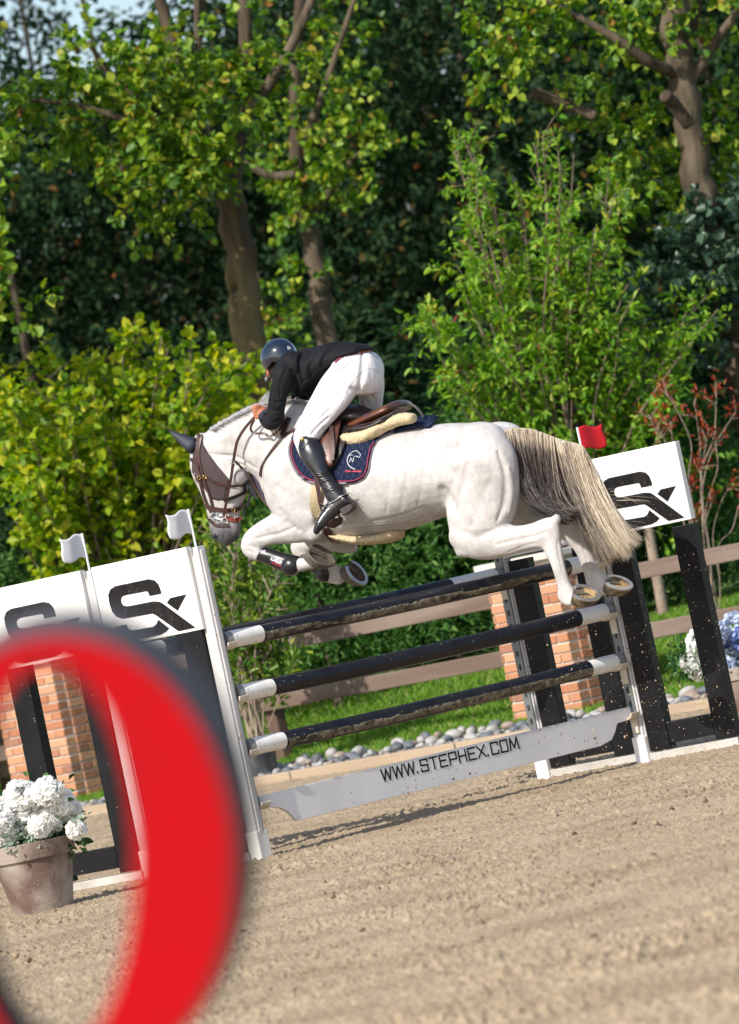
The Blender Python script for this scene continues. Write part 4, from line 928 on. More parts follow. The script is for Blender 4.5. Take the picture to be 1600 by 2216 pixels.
pad=patch('pad_cloth',pol,M['padnavy'],spad,off=.016,step=7,thick=.014)
bpy.context.view_layer.update(); PADB=bvh_of(body,pad)
edgep=[(633,950),(627,969),(629,991),(641,1019),(657,1036),(680,1045),(706,1048),(732,1046),(752,1046),(770,1044),(789,1034),(798,1018),(802,995),(807,972),(815,958),(826,948),(854,933),(880,927)]
def inset(pts,d):
    c=np.array([715,970.]); out=[]
    for p in pts: v_=c-np.array(p); out.append(tuple(np.array(p)+v_/np.linalg.norm(v_)*d))
    return out
mb=MB(); pp=catmull(edgep,6); mb.tube([surf(x,y,.002,PADB)[0] for x,y in pp],.008,8); mb.obj('grey_binding',mat('grey_binding',(.20,.17,.20),.8),spad,smooth=True)
mb=MB(); pp=catmull(inset(edgep,5.2),6); mb.tube([surf(x,y,.004,PADB)[0] for x,y in pp],.0032,6); mb.obj('red_piping',mat('red_piping',(.33,.02,.06),.6),spad,smooth=True)
# emblem: swoosh, horse head outline, letter, red line of writing
def sx(p): return (620+p[0]/5.333,860+p[1]/5.333)
mb=MB()
for path,wd in (([(735,665),(712,700),(708,740),(722,780),(755,812),(798,830)],.0048),([(720,672),(760,636),(800,620),(812,618)],.0036),([(812,618),(845,645),(860,665),(848,690),(835,694),(815,682),(785,684)],.0034),([(720,668),(770,668)],.0034)):
    pts=[];ns=[]
    for a,b in catmull([sx(p) for p in path],4): p,n_=surf(a,b,.004,PADB); pts.append(p); ns.append(list(n_))
    mb.ribbon(pts,wd,.0015,ns)
mb.obj('emblem',mat('emblem_thread',(.50,.51,.55),.7),spad)
GL['n']=GL['N']
def sxt(o,s,wpx,hpx,m,name,th,cond=.25):
    mb=MB(); tot=len(s)*(1+cond)-cond; k=wpx/tot; x=0
    for c in s:
        for st in GL.get(c,[]):
            pts=[];ns=[]
            for a,b in st:
                p,n_=surf(o[0]+x+a*k+b*hpx*.15,o[1]-b*hpx,.004,PADB); pts.append(p); ns.append(list(n_))
            mb.ribbon(pts,th,.0015,ns)
        x+=(1+cond)*k
    return mb.obj(name,m,spad)
sxt(sx((735,748)),'N',7.5,9,M['labelwhite'],'emblem_letter',.0036)
sxt(sx((682,862)),'TEAM HAMMEL',36,3.4,M['labelred'],'emblem_text',.0035)
# pad wings over the spine towards the loins
mb=MB(); pp=catmull([(862,925,.06),(890,916,.06),(915,911,.05),(940,914,.04)],5); mb.ribbon([P(*q) for q in pp],.16,.012,list(Z_*1.0+lat*.35)); mb.obj('pad_back',M['padnavy'],spad,smooth=True)
# fleece half pad
M['fleece']=mat('cream_fleece',(.68,.56,.36),.95,col2=(.56,.44,.27),nscale=60,bump=1,bscale=110,spec=.1,bdist=.012)
hp_=empty('half_pad',P(800,930,.2),'cream fleece half pad between the saddle and the navy pad','half pad')
parts=[]
for sgn in (1,-1):
    pts=[(745,946,18),(757,950,28),(780,948,32),(810,935,31),(840,918,29),(868,907,28),(894,905,22)]
    secs=[(x,y-t_/2,x,y+t_/2,sgn*.205,.05) for x,y,t_ in pts]; secs=[(a+0,b,c,d,(e if a<840 else e*.8),f) for a,b,c,d,e,f in secs]
    parts.append(loft(secs,k=4,n=18))
fl=remesh_obj('fleece',parts,M['fleece'],hp_,voxel=.010,smooth=4)
t_=bpy.data.textures.new('fleece','CLOUDS'); t_.noise_scale=.014
dm=fl.modifiers.new('d','DISPLACE'); dm.texture=t_; dm.strength=.010; dm.mid_level=.5
# saddle
M['saddle']=mat('saddle_leather',(.13,.042,.020),.30,col2=(.060,.022,.014),nscale=9,bump=.12,bscale=90,spec=.55,coat=.25)
M['saddledark']=mat('saddle_dark',(.016,.010,.009),.45,col2=(.012,.008,.008),nscale=12,bump=.1,bscale=90,spec=.5)
saddle=empty('saddle',P(790,920,.0),'dark brown leather jumping saddle under the rider','saddle')
parts=[loft([(672,888,680,925,0,.09),(700,888,706,925,0,.10),(735,902,742,930,0,.11),(772,904,776,930,0,.14),(808,890,812,920,0,.175),(842,875,846,906,0,.185),(864,865,868,895,0,.165),(872,868,873,886,0,.10)],k=6,n=30)]
remesh_obj('seat',parts,M['saddle'],saddle,voxel=.008,smooth=5)
remesh_obj('skirt_infill',[loft([(698,900,706,932,0,.10),(724,884,738,928,0,.13),(752,874,764,922,0,.15),(778,880,790,915,0,.15),(798,890,806,908,0,.12)],k=5,n=26)],M['saddledark'],saddle,voxel=.008,smooth=5)  # near-black saddle bulk added to fill the dark gap between the thighs
parts=[loft([(768,918,772,938,.16,.06),(800,914,805,934,.175,.06),(830,900,836,920,.165,.06),(854,888,860,907,.14,.04)],k=5,n=18)]
remesh_obj('panel',parts,M['saddledark'],saddle,voxel=.007,smooth=3)
mb=MB(); pts=[P(*q) for q in catmull([(748,930,.20),(775,922,.215),(808,913,.225),(842,897,.21),(866,884,.18)],6)]; mb.tube(pts,.004,6); mb.obj('welt',M['leather'],saddle,smooth=True)
PADB2=bvh_of(body,pad,fl)
patch('flap',[(655,905),(690,893),(740,905),(772,918),(766,934),(752,958),(742,985),(730,1008),(715,1016),(690,1012),(665,1002),(648,985),(643,960),(646,930)],M['saddledark'],saddle,off=.020,step=7,thick=.008,bvh=PADB,smooth_it=25)  # brown flap coloured near black to paint in the shade below the thigh
patch('stirrup_flap',[(731,921),(742,918),(738,940),(735,965),(731,988),(724,1008),(717,1010),(706,985),(700,966),(703,955),(716,942)],M['saddle'],saddle,off=.042,step=6,thick=.006,bvh=PADB,smooth_it=20)
mb=MB(); strap(mb,[(722,935),(728,960),(731,985),(729,998)],.022,off=.055,bvh=PADB); mb.obj('billet',M['leather'],saddle)
mb=MB(); free(mb,[(872,876,.0),(884,874,.02),(896,878,.03),(907,888,.04),(917,903,.05)],.014,k=6); mb.obj('strap_end',M['blackleather'],saddle)
# girth with fleece belly guard
gsec=[(700,1112,686,1122,.03,.12),(714,1126,702,1146,.03,.13),(740,1142,730,1167,.03,.13),(783,1150,777,1176,.03,.13),(823,1146,823,1174,.03,.12),(846,1138,853,1168,.03,.10),(856,1140,862,1158,.03,.06)]
g=remesh_obj('belly_guard',[loft([(a+8,b+4,c+8,d+2,e,f) for a,b,c,d,e,f in gsec],k=5,n=24)],M['fleece'],saddle,voxel=.009,smooth=3)
dm=g.modifiers.new('d','DISPLACE'); dm.texture=t_; dm.strength=.012; dm.mid_level=.5
mb=MB(); strap(mb,[(686,1040),(687,1060),(684,1085),(688,1110),(700,1128)],.07,off=.008,thick=.008); mb.obj('girth',M['fleece'],saddle)
mb=MB(); strap(mb,[(706,1140),(716,1158),(727,1172)],.05,off=.010,thick=.008,fw_=0); mb.obj('girth_strap',M['leather'],saddle)
# stirrup
mb=MB(); free(mb,[(684,1030,.37),(687,1050,.38),(691,1070,.385),(693,1090,.385)],.026,.006); mb.obj('stirrup_leather',M['leather'],saddle)
mb=MB()
c=P(716,1122,.37); 
mb.tube([P(692,1092,.385),P(697,1106,.41),P(702,1124,.42),P(708,1136,.42)],.006,8); mb.tube([P(692,1092,.385),P(712,1100,.32),P(735,1118,.30),P(738,1128,.30)],.006,8)
mb.obj('stirrup_iron',M['saddledark'],saddle,smooth=True)
mb=MB(); vs=[P(x,y,w_) for x,y,w_ in ((704,1124,.42),(722,1122,.40),(741,1118,.30),(738,1132,.30),(722,1142,.36),(706,1140,.42))]; mb.prism(vs,-lat*.012-Z_*.006); mb.obj('stirrup_tread',M['leather'],saddle,bevel=.003)
# reins
reins=empty('reins',P(549,905,.15),'brown leather reins from the rider\'s hand to the bit','reins')
mb=MB()
free(mb,[(556,898,.17),(549,905,.17),(530,927,.16),(515,952,.15),(509,976,.14),(504,1008,.13),(500,1036,.125),(494,1064,.11),(489,1092,.09),(485,1114,.085)],.017,.004,k=8)
free(mb,[(551,908,.18),(543,924,.18),(545,933,.18),(553,938,.18),(571,938,.19),(582,944,.19),(588,943,.19),(599,935,.18),(608,925,.17),(613,910,.15),(614,892,.13)],.014,.004,k=8)
mb.obj('rein_strap',M['leather'],reins)
mb=MB(); c=P(599,935,.19); mb.tube([c+r2*.010*math.cos(a)+u2*.012*math.sin(a) for a in np.linspace(0,2*math.pi,14)[:-1]],.003,6,closed=True); mb.obj('rein_buckle',M['brass'],reins,smooth=True)
mb=MB(); c=P(503,1001,.14); mb.tube([c+r2*.014*math.cos(a)+u2*.007*math.sin(a) for a in np.linspace(0,2*math.pi,14)[:-1]],.0028,6,closed=True); mb.obj('rein_ring',M['chrome'],reins,smooth=True)
# ================================================================ RIDER
rider=empty('person',P(770,800,0),'rider in black jacket and white breeches bent low over the horse in two-point seat','person')
def chain(pts,k=5,n=18):
    """pts: (x,y,w,r) round limb"""
    S=catmull(pts,k); C=[P(x,y,w_) for x,y,w_,r in S]; mb=MB(); rr=[max(s[3],.003) for s in S]
    # rounded ends
    d0=nrm(C[0]-C[1]); d1=nrm(C[-1]-C[-2])
    C=[C[0]+d0*rr[0]*.8,C[0]+d0*rr[0]*.45]+C+[C[-1]+d1*rr[-1]*.45,C[-1]+d1*rr[-1]*.8]; rr=[rr[0]*.3,rr[0]*.8]+rr+[rr[-1]*.8,rr[-1]*.3]
    mb.tube(C,rr,n); return mb.v,mb.f
def sph(x,y,w_,r,ax=None):
    mb=MB(); mb.sphere(P(x,y,w_),r,ax or (hd,lat,Z_),16); return mb.v,mb.f
M['skin']=mat('tanned_skin',(.42,.16,.085),.5,col2=(.34,.12,.065),nscale=14,spec=.35)
M['jacket']=mat('black_jacket',(.0055,.0055,.008),.75,col2=(.010,.010,.013),nscale=9,spec=.22,bump=.9,bscale=7,stretch=(1,1,.5),bdist=.04)
M['breeches']=mat('white_breeches',(.76,.74,.77),.65,spec=.25,bump=.55,bscale=7,stretch=(1.6,1.6,.7),bdist=.03)
M['boot']=mat('black_boot_leather',(.012,.011,.012),.25,spec=.6,bump=.25,bscale=10,coat=.3,bdist=.02)
M['helmet']=mat('navy_gloss_helmet',(.008,.014,.028),.12,spec=.6,coat=.8)
M['hairdark']=mat('dark_hair',(.03,.016,.010),.7,bump=.6,bscale=90)
parts=[]
parts.append(loft([(742,770,800,762,0,.10),(735,795,812,790,0,.13),(735,825,815,825,0,.13)],k=4,n=20))
parts.append(loft([(780,758,738,782,0,.12),(745,750,710,795,0,.12),(710,750,690,808,0,.125),(680,760,665,815,0,.13),(655,765,645,812,0,.13),(634,775,628,805,0,.10)],k=4,n=20))
parts.append(chain([(640,790,0,.06),(622,786,0,.055),(606,792,.0,.055)]))
HC=P(604,796,-.03); hu=nrm(Z_*1.0+hd*.10); hf=nrm(hd*.72-Z_*.42-lat*.60); hs=nrm(np.cross(hu,hf)); hf=nrm(np.cross(hs,hu))
mb=MB(); mb.sphere(HC+hu*.015,(.085,.074,.09),(hf,hs,hu),20); parts.append((mb.v,mb.f))
mb=MB(); mb.sphere(HC-hu*.055+hf*.025,(.065,.055,.06),(hf,hs,hu),16); parts.append((mb.v,mb.f))           # jaw
mb=MB(); mb.sphere(HC-hu*.02+hf*.095,(.022,.013,.024),(hf,hs,hu),10); mb.sphere(HC-hu*.085+hf*.070,(.02,.022,.016),(hf,hs,hu),10)
for s_ in (1,-1): mb.sphere(HC-hu*.005+hs*s_*.082-hf*.01,(.016,.010,.030),(hf,hs,hu),10)
mb.sphere(HC-hu*.058+hf*.085,(.012,.024,.008),(hf,hs,hu),10); parts.append((mb.v,mb.f))
# left arm, left hand; right arm, right hand
parts.append(chain([(628,794,.13,.050),(606,838,.205,.040),(597,885,.228,.036),(591,910,.228,.034),(578,902,.19,.032),(566,895,.165,.026)]))
parts.append(chain([(660,790,-.17,.055),(650,850,-.21,.045),(636,898,-.23,.038),(612,892,-.17,.03),(598,890,-.13,.026)]))
def hand(x,y,w_,s_):
    c=P(x,y,w_); out=[]; a=r2*-.45+u2*-.1; a=nrm(a); up_=nrm(u2*.9-r2*.25); dn=-up_; dp=-fw
    # palm: flattened block; fingers wrap round the rein, thumb on top
    mb=MB(); mb.sphere(c+r2*.012,(.040,.018,.043),(nrm(r2*.9+u2*.1),fw,up_),14); out.append((mb.v,mb.f))
    for i,(t_,L) in enumerate(((.030,.9),(.010,1.0),(-.010,.95),(-.029,.8))):
        b=c+up_*t_-r2*.016+dp*.008
        mb=MB(); mb.tube([b+r2*.012,b-r2*.014*L+dp*.006,b-r2*.026*L+dp*.003*L-up_*.002,b-r2*.027*L-dp*.018*L-up_*.004,b-r2*.010-dp*.030*L-up_*.005],[.0105,.0108,.0100,.0092,.0080],10); out.append((mb.v,mb.f))
    mb=MB(); b=c+up_*.036+r2*.010; mb.tube([b-up_*.01,b+up_*.006-r2*.012+dp*.01,b+up_*.004-r2*.034+dp*.012,b-r2*.048+dp*.008],[.012,.0115,.0105,.008],10); out.append((mb.v,mb.f))
    return out
parts+=hand(565,893,.165,1); parts+=hand(592,888,-.12,-1)
# legs
parts.append(loft([(722,800,775,815,.09,.075),(700,830,760,845,.12,.07),(682,865,738,878,.17,.066),(664,900,710,908,.22,.06),(652,935,690,942,.25,.05),(652,962,690,968,.28,.045),(660,990,700,996,.32,.045),(687,1030,715,1034,.335,.030),(712,1068,740,1070,.35,.026),(722,1085,746,1090,.36,.024),(700,1108,714,1126,.39,.018)],k=4,n=16))
parts.append(loft([(772,815,820,812,-.09,.075),(780,850,822,850,-.13,.065),(782,885,815,888,-.19,.06),(765,925,800,930,-.25,.055),(740,960,775,965,-.29,.05),(745,1000,780,1000,-.31,.04),(765,1050,790,1050,-.33,.035)],k=4,n=16))
remesh_obj('body',parts,M['skin'],rider,voxel=.0055,smooth=2)
# jacket
J=[loft([(803,752,742,777,0,.150),(784,744,724,795,0,.160),(756,741,703,812,0,.155),(722,739,688,836,0,.165),(690,748,670,862,0,.175),(662,753,650,858,0,.185),(640,762,634,840,0,.185),(622,774,622,815,0,.15)],k=5,n=30),
 chain([(626,792,.14,.070),(617,806,.185,.064),(606,840,.21,.056),(600,872,.225,.053),(594,906,.235,.050),(586,914,.225,.048),(577,908,.20,.043),(571,901,.185,.036)],n=22),
 chain([(662,790,-.14,.070),(656,812,-.185,.062),(650,850,-.21,.052),(636,895,-.23,.048),(618,893,-.19,.040),(604,890,-.15,.034)],n=22),
 sph(634,790,.13,(.09,.09,.085)),sph(668,786,-.13,(.09,.09,.085))]
jk=remesh_obj('jacket',J,M['jacket'],rider,voxel=.007,smooth=7)
B=[loft([(744,776,808,766,0,.130),(731,790,818,782,0,.155),(722,808,824,802,0,.165),(728,832,824,828,0,.155),(748,850,818,845,0,.10)],k=5,n=30,capk=.25),
 loft([(718,793,785,812,.08,.095),(697,820,774,846,.11,.095),(676,858,752,878,.16,.088),(660,888,729,903,.20,.082),(646,920,704,932,.24,.072),(637,945,690,955,.26,.062),(643,968,688,975,.28,.056),(652,990,696,994,.30,.050)],k=5,n=26),
 loft([(768,815,827,808,-.08,.095),(775,838,829,836,-.11,.088),(780,862,826,864,-.15,.080),(778,888,822,892,-.20,.075),(760,925,806,930,-.25,.066),(738,958,780,965,-.29,.058)],k=5,n=26),
 sph(752,800,.075,(.10,.095,.11)),sph(796,798,-.075,(.10,.095,.11))]
br=remesh_obj('breeches',B,M['breeches'],rider,voxel=.007,smooth=6)
sculpt(br,[([(716,884),(694,902),(668,924)],-.010,.009),([(712,902),(690,922),(672,942)],-.009,.009),([(703,922),(690,940)],-.008,.008),([(700,893),(678,914),(655,932)],.006,.009),
 ([(752,828),(730,842),(700,852)],-.006,.012),([(748,838),(722,860),(690,872)],-.006,.012),([(740,855),(715,880)],-.005,.010),([(726,812),(704,826),(690,840)],-.005,.012),
 ([(783,760),(786,790),(782,820),(776,848)],-.012,.018),([(757,838),(770,845),(778,850)],-.010,.012),([(800,852),(812,868),(806,884)],-.006,.010),([(788,862),(800,880)],-.006,.010),([(735,792),(728,805),(715,815)],-.004,.012),([(668,928),(660,945),(648,955)],-.006,.010)])
sculpt(jk,[([(655,760),(648,790),(655,830)],-.012,.012),([(668,758),(662,790),(668,840)],.008,.012),([(690,758),(672,792),(676,848)],-.012,.012),([(706,752),(690,785),(688,830)],.007,.012),([(722,750),(700,775),(692,815)],-.010,.012),
 ([(740,748),(720,765),(700,790)],-.006,.012),([(630,800),(640,830),(645,856)],-.014,.012),([(618,800),(608,830),(606,860)],-.006,.010),([(590,868),(600,872),(612,868)],-.007,.008),([(584,885),(596,890),(610,884)],-.007,.008),([(582,905),(592,915),(604,908)],-.006,.008),([(600,820),(594,850),(590,880)],.005,.008),([(645,765),(620,775),(605,790)],-.005,.010)])
def boots(secs,foot,m):
    return [loft(secs,k=5,n=26,capk=.25),loft(foot,k=5,n=22,capk=.7)]
bt=remesh_obj('boot',boots([(652,944,688,950,.285,.050),(647,966,700,970,.30,.060),(651,985,708,992,.31,.062),(662,1005,713,1012,.32,.056),(678,1026,722,1030,.33,.048),(690,1045,733,1045,.34,.043),(699,1062,744,1062,.35,.042),(706,1078,753,1076,.355,.042),(716,1092,760,1092,.36,.038)],
  [(738,1068,760,1092,.36,.036),(718,1080,744,1106,.365,.038),(704,1096,726,1120,.38,.039),(694,1112,712,1134,.40,.036),(686,1128,699,1145,.42,.030),(679,1144,688,1157,.435,.018)],0),M['boot'],rider,voxel=.0055,smooth=4)
mb=MB(); vs=[P(x,y,w_) for x,y,w_ in ((741,1101,.36),(764,1089,.36),(768,1098,.36),(762,1106,.36),(746,1116,.36))]; mb.prism([v+lat*.035 for v in vs],-lat*.07); mb.obj('boot_heel',mat('heel',(.05,.04,.035),.5),rider,bevel=.003)
remesh_obj('boot',boots([(738,950,772,955,-.29,.055),(738,985,780,990,-.31,.058),(748,1020,786,1024,-.32,.048),(762,1060,795,1060,-.33,.042),(766,1078,800,1078,-.335,.040)],[(775,1070,802,1096,-.335,.038),(758,1090,780,1115,-.34,.04),(742,1110,760,1135,-.35,.038),(732,1130,742,1150,-.36,.025)],0),M['boot'],rider,voxel=.007,smooth=3)
bpy.context.view_layer.update()
BB=bvh_of(bt); BRB=bvh_of(br); JB=bvh_of(jk)
# boot details: garter, seam, wrinkles, spur strap, spur
mb=MB(); strap(mb,[(662,945),(668,955),(660,966),(652,972)],.010,off=.003,bvh=BB); strap(mb,[(694,958),(703,985),(710,1010)],.005,off=.002,bvh=BB); mb.obj('boot_seam',M['blackleather'],rider)
mb=MB(); c,_n=surf(656,951,.004,BB); mb.sphere(c,(.012,.006,.014),(r2,fw,u2),10); mb.obj('boot_badge',M['brass'],rider,smooth=True)
mb=MB()
for a,b,c_,d in ((684,1030,722,1022),(688,1036,727,1041),(690,1048,730,1032),(693,1052,736,1056),(697,1064,738,1048),(700,1066,745,1068),(686,1024,716,1016)):
    mx_,my_=(a+c_)/2+rng.normal(0,3),(b+d)/2+rng.normal(0,4); pts=[surf(x,y,-.001,BB)[0] for x,y in catmull([(a,b),(mx_,my_),(c_,d)],5)]; mb.tube(pts,[.004]+[.0075]*(len(pts)-2)+[.003],8)
o=mb.obj('boot_creases',M['boot'],rider,smooth=True)
mb=MB(); strap(mb,[(702,1098),(716,1088),(736,1075),(752,1072)],.012,off=.004,bvh=BB,fw_=.4); strap(mb,[(712,1090),(720,1104),(734,1112)],.012,off=.004,bvh=BB,fw_=.4); mb.obj('spur_strap',M['blackleather'],rider)
mb=MB(); pts=[surf(x,y,.008,BB,.4)[0] for x,y in catmull([(713,1092),(726,1084),(742,1074),(753,1068)],5)]; mb.tube(pts,.0035,8); c,_n=surf(711,1093,.010,BB,.4); mb.tube([c+r2*.014*math.cos(a)+u2*.014*math.sin(a) for a in np.linspace(0,2*math.pi,16)[:-1]],.0035,8,closed=True); mb.tube([P(752,1069,.36),P(760,1066,.36),P(763,1072,.36)],.003,8); mb.obj('spur',M['chrome'],rider,smooth=True)
# breeches details
M['seam']=mat('seam_grey',(.42,.40,.44),.8); M['darkline']=mat('pocket_line',(.10,.09,.11),.8); M['belt']=mat('belt_navy',(.012,.014,.04),.6,col2=(.20,.015,.02),nscale=16,mixlo=.55,mixhi=.58)
mb=MB(); strap(mb,[(712,803),(733,800),(742,797),(750,790),(758,783),(755,775)],.0035,off=.0005,thick=.002,bvh=BRB); strap(mb,[(803,763),(807,770),(821,775)],.0035,off=.0005,thick=.002,bvh=BRB); mb.obj('pocket_flap',M['darkline'],rider)
mb=MB(); strap(mb,[(748,852),(762,828),(775,812),(789,800),(806,798),(822,806)],.0025,off=.0005,thick=.0015,bvh=BRB); strap(mb,[(789,800),(784,778),(776,760)],.0025,off=.0005,thick=.0015,bvh=BRB); strap(mb,[(744,866),(726,895),(704,922),(690,948)],.0025,off=.0005,thick=.0015,bvh=BRB); mb.obj('seam',M['seam'],rider)
mb=MB(); c,_n=surf(733,793,.002,BRB); mb.sphere(c,.006,n=8); mb.obj('button',M['chrome'],rider,smooth=True)
mb=MB(); strap(mb,[(726,784),(737,774),(749,769),(762,766)],.022,off=.003,thick=.004,bvh=bvh_of(br,jk)); mb.obj('belt',M['belt'],rider)
# jacket details: hem flap lifting over the breeches
mb=MB(); vs=[]
patch('jacket_hem',[(640,848),(660,868),(676,862),(690,838),(704,812),(722,786),(738,772),(724,768),(700,785),(672,815),(650,835)],M['jacket'],rider,off=.006,step=8,thick=.005,bvh=JB)
mb=MB(); strap(mb,[(563,905),(570,893),(580,886)],.030,off=.002,thick=.003,bvh=JB,fw_=.2); mb.obj('cuff',M['navycloth'],rider)
# helmet
hc=P(604,772,.0); hfw=nrm(hd*.85-Z_*.32-lat*.50); hup=nrm(Z_*1.0+hd*.30); hsd=nrm(np.cross(hup,hfw)); hfw=nrm(np.cross(hsd,hup))
vs=[];fs=[];N=40;m_=16
for i in range(m_+1):
    ph=rad(112)*i/m_
    for j in range(N):
        th=2*math.pi*j/N; rx,ry,rz=.122,.106,.108
        drop=1.0
        x_=math.sin(ph)*math.cos(th); y_=math.sin(ph)*math.sin(th); z_=math.cos(ph)
        if z_<0: z_*= (1.0+.9*max(0,-math.cos(th))) * (1-.9*math.exp(-((abs(th-math.pi)-1.15)/.35)**2)*.6)
        vs.append(hc+hfw*rx*x_+hsd*ry*y_+hup*rz*z_)
for i in range(m_):
    for j in range(N): fs.append((i*N+j,(i+1)*N+j,(i+1)*N+(j+1)%N,i*N+(j+1)%N))
hm=mesh_obj('helmet',vs,fs,M['helmet'],rider,smooth=True); s_=hm.modifiers.new('s','SOLIDIFY'); s_.thickness=.012; s_.offset=-1
mb=MB(); pk=[]
for k in range(13):
    a=rad(-55+110*k/12); pk.append(hc+hfw*(.128*math.cos(a)*.98)+hsd*.106*math.sin(a)-hup*.035)
pko=[hc+hfw*(.128*math.cos(a)+.055*math.cos(a*1.4)**1)+hsd*.100*math.sin(a)-hup*.052 for a in [rad(-55+110*k/12) for k in range(13)]]
mb.add(pk+pko+[p-hup*.006 for p in pk]+[p-hup*.006 for p in pko],[(i,i+1,i+14,i+13) for i in range(12)]+[(i+27,i+26,i+39,i+40) for i in range(12)]+[(i+13,i+14,i+40,i+39) for i in range(12)])
o=mb.obj('peak',M['helmet'],rider,smooth=True); o.parent=hm
c=V(hc); dd_=V(ray(625,753)); dd_.normalize(); 
bpy.context.view_layer.update(); HMB=bvh_of(hm)
mb=MB(); p,n_=surf(625,753,.001,HMB); e1=nrm(np.cross(n_,Z_)); e2=np.cross(n_,e1); mb.tube([p+e1*.009*math.cos(a)+e2*.009*math.sin(a) for a in np.linspace(.3,5.8,14)],.0024,6); mb.sphere(p,(.003,.003,.003),n=8); o=mb.obj('badge',M['labelwhite'],rider,smooth=True); o.parent=hm
mb=MB(); q=[P(601,788,.075),P(594,803,.07),P(586,816,.05),P(581,822,.03)]; mb.ribbon(q,.014,.004,list(lat)); q=[P(612,784,.08),P(603,800,.075),P(587,818,.05)]; mb.ribbon(q,.012,.004,list(lat)); mb.obj('chin_strap',M['blackleather'],rider)
mb=MB(); mb.sphere(P(577,821,.05),(.013,.010,.015),(hd,lat,Z_),12); mb.obj('strap_buckle',mat('silver_plastic',(.16,.16,.17),.3,metal=.4),rider,smooth=True)
mb=MB(); mb.sphere(HC+hu*.005-hf*.022,(.085,.083,.068),(hf,hs,hu),16); mb.obj('hair',M['hairdark'],rider,smooth=True)  # dark hair, widened over the cheek to stand in for shade below the helmet
# ================================================================ VEGETATION
def leaf_mesh(name,C,A,size,m,parent=None,asp=.8,fold=.25,val=None,loc=None,vjit=.0,upb=.55):
    """C (n,3) leaf bases, A (n,3) leaf axis directions"""
    n=len(C); A=A/(np.linalg.norm(A,axis=1,keepdims=True)+1e-9)
    N=rng.normal(0,1,(n,3)); N[:,2]=np.abs(N[:,2])+upb; S=np.cross(A,N); S/=np.linalg.norm(S,axis=1,keepdims=True)+1e-9; U=np.cross(S,A)
    L=(size*rng.uniform(.65,1.25,n))[:,None]; W_=L*asp
    b=C; t=C+A*L-U*L*.10
    l1=C+A*L*.35+S*W_*.48+U*W_*fold; l2=C+A*L*.72+S*W_*.36+U*W_*fold*.7
    q1=C+A*L*.35-S*W_*.48+U*W_*fold; q2=C+A*L*.72-S*W_*.36+U*W_*fold*.7
    v=np.stack([b,l1,l2,t,q2,q1],1).reshape(-1,3); i=(np.arange(n)*6)[:,None]
    f=np.concatenate([i+np.array([0,1,2,3]),i+np.array([0,3,4,5])],0)
    val=rng.uniform(0,1,n) if val is None else val
    return mesh_obj(name,v,f,m,parent,attr=np.repeat(val,6),loc=loc)
def leafmat(name,stops,trans=.38,rough=.45,spec=.35): return ramp_mat(name,stops,rough,trans,spec=spec)
M['bark']=mat('bark',(.065,.048,.034),.95,col2=(.135,.108,.075),nscale=7,bump=1.0,bscale=14,stretch=(1,1,.22),spec=.1,mixlo=.38,mixhi=.66,bdist=.03)
M['barkmoss']=mat('mossy_bark',(.20,.155,.075),.95,col2=(.085,.062,.042),nscale=4.5,bump=1.0,bscale=18,stretch=(1,1,.18),spec=.1,mixlo=.40,mixhi=.6,bdist=.03)
M['twig']=mat('twig',(.17,.12,.09),.85,col2=(.25,.19,.15),nscale=12,spec=.1)
M['twigpale']=mat('pale_twig',(.36,.28,.22),.85,col2=(.24,.18,.14),nscale=9,spec=.1)
L1=leafmat('linden_leaf',[(0,(.035,.10,.014)),(.35,(.10,.22,.018)),(.65,(.20,.33,.026)),(.95,(.40,.46,.05)),(.985,(.42,.30,.05)),(1,(.32,.12,.04))])
L2=leafmat('yellow_green_leaf',[(0,(.09,.21,.012)),(.4,(.22,.36,.018)),(.75,(.38,.47,.025)),(1,(.58,.55,.04))],trans=.48)
L3=leafmat('plum_leaf',[(0,(.09,.23,.022)),(.5,(.20,.39,.032)),(.88,(.32,.48,.05)),(.97,(.38,.42,.04)),(1,(.22,.05,.04))],trans=.42)
L4=leafmat('laurel_leaf',[(0,(.05,.14,.02)),(.6,(.14,.26,.03)),(1,(.36,.44,.06))],rough=.35)
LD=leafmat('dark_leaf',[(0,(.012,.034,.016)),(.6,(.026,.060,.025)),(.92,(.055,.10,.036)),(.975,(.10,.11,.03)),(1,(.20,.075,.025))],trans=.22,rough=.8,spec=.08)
LC=leafmat('thuja_leaf',[(0,(.035,.11,.02)),(.6,(.075,.19,.035)),(1,(.15,.29,.06))],trans=.35,rough=.6)
LI=leafmat('ivy_leaf',[(0,(.02,.05,.03)),(.7,(.05,.10,.06)),(1,(.10,.16,.09))],trans=.2,rough=.35)
LR=leafmat('red_leaf',[(0,(.20,.02,.012)),(.6,(.36,.05,.025)),(.85,(.50,.11,.03)),(1,(.12,.16,.03))],trans=.35)
def branch(mb,pts,r0,r1,n=8,k=5):
    pp=catmull(pts,k); mb.tube(pp,np.linspace(r0,r1,len(pp)),n)
def sprays(centers,dirs,length,nl,size,spread=.25,droop=.3):
    """leaves along short twigs; returns leaf bases, axes"""
    m=len(centers); t=rng.uniform(.05,1,(m,nl)); d=dirs/(np.linalg.norm(dirs,axis=1,keepdims=True)+1e-9)
    L=(length*rng.uniform(.6,1.3,m))[:,None,None]
    B=centers[:,None,:]+d[:,None,:]*t[:,:,None]*L; B[:,:,2]-=droop*.4*(t**2)*L[:,:,0]
    ax=d[:,None,:]*.6+rng.normal(0,.65,(m,nl,3)); ax[:,:,2]-=droop
    B=B+ax*spread*size
    return B.reshape(-1,3),ax.reshape(-1,3)
def view(px,py,d,jr=0.,jf=0.,jz=0.): return at(px,py,d)
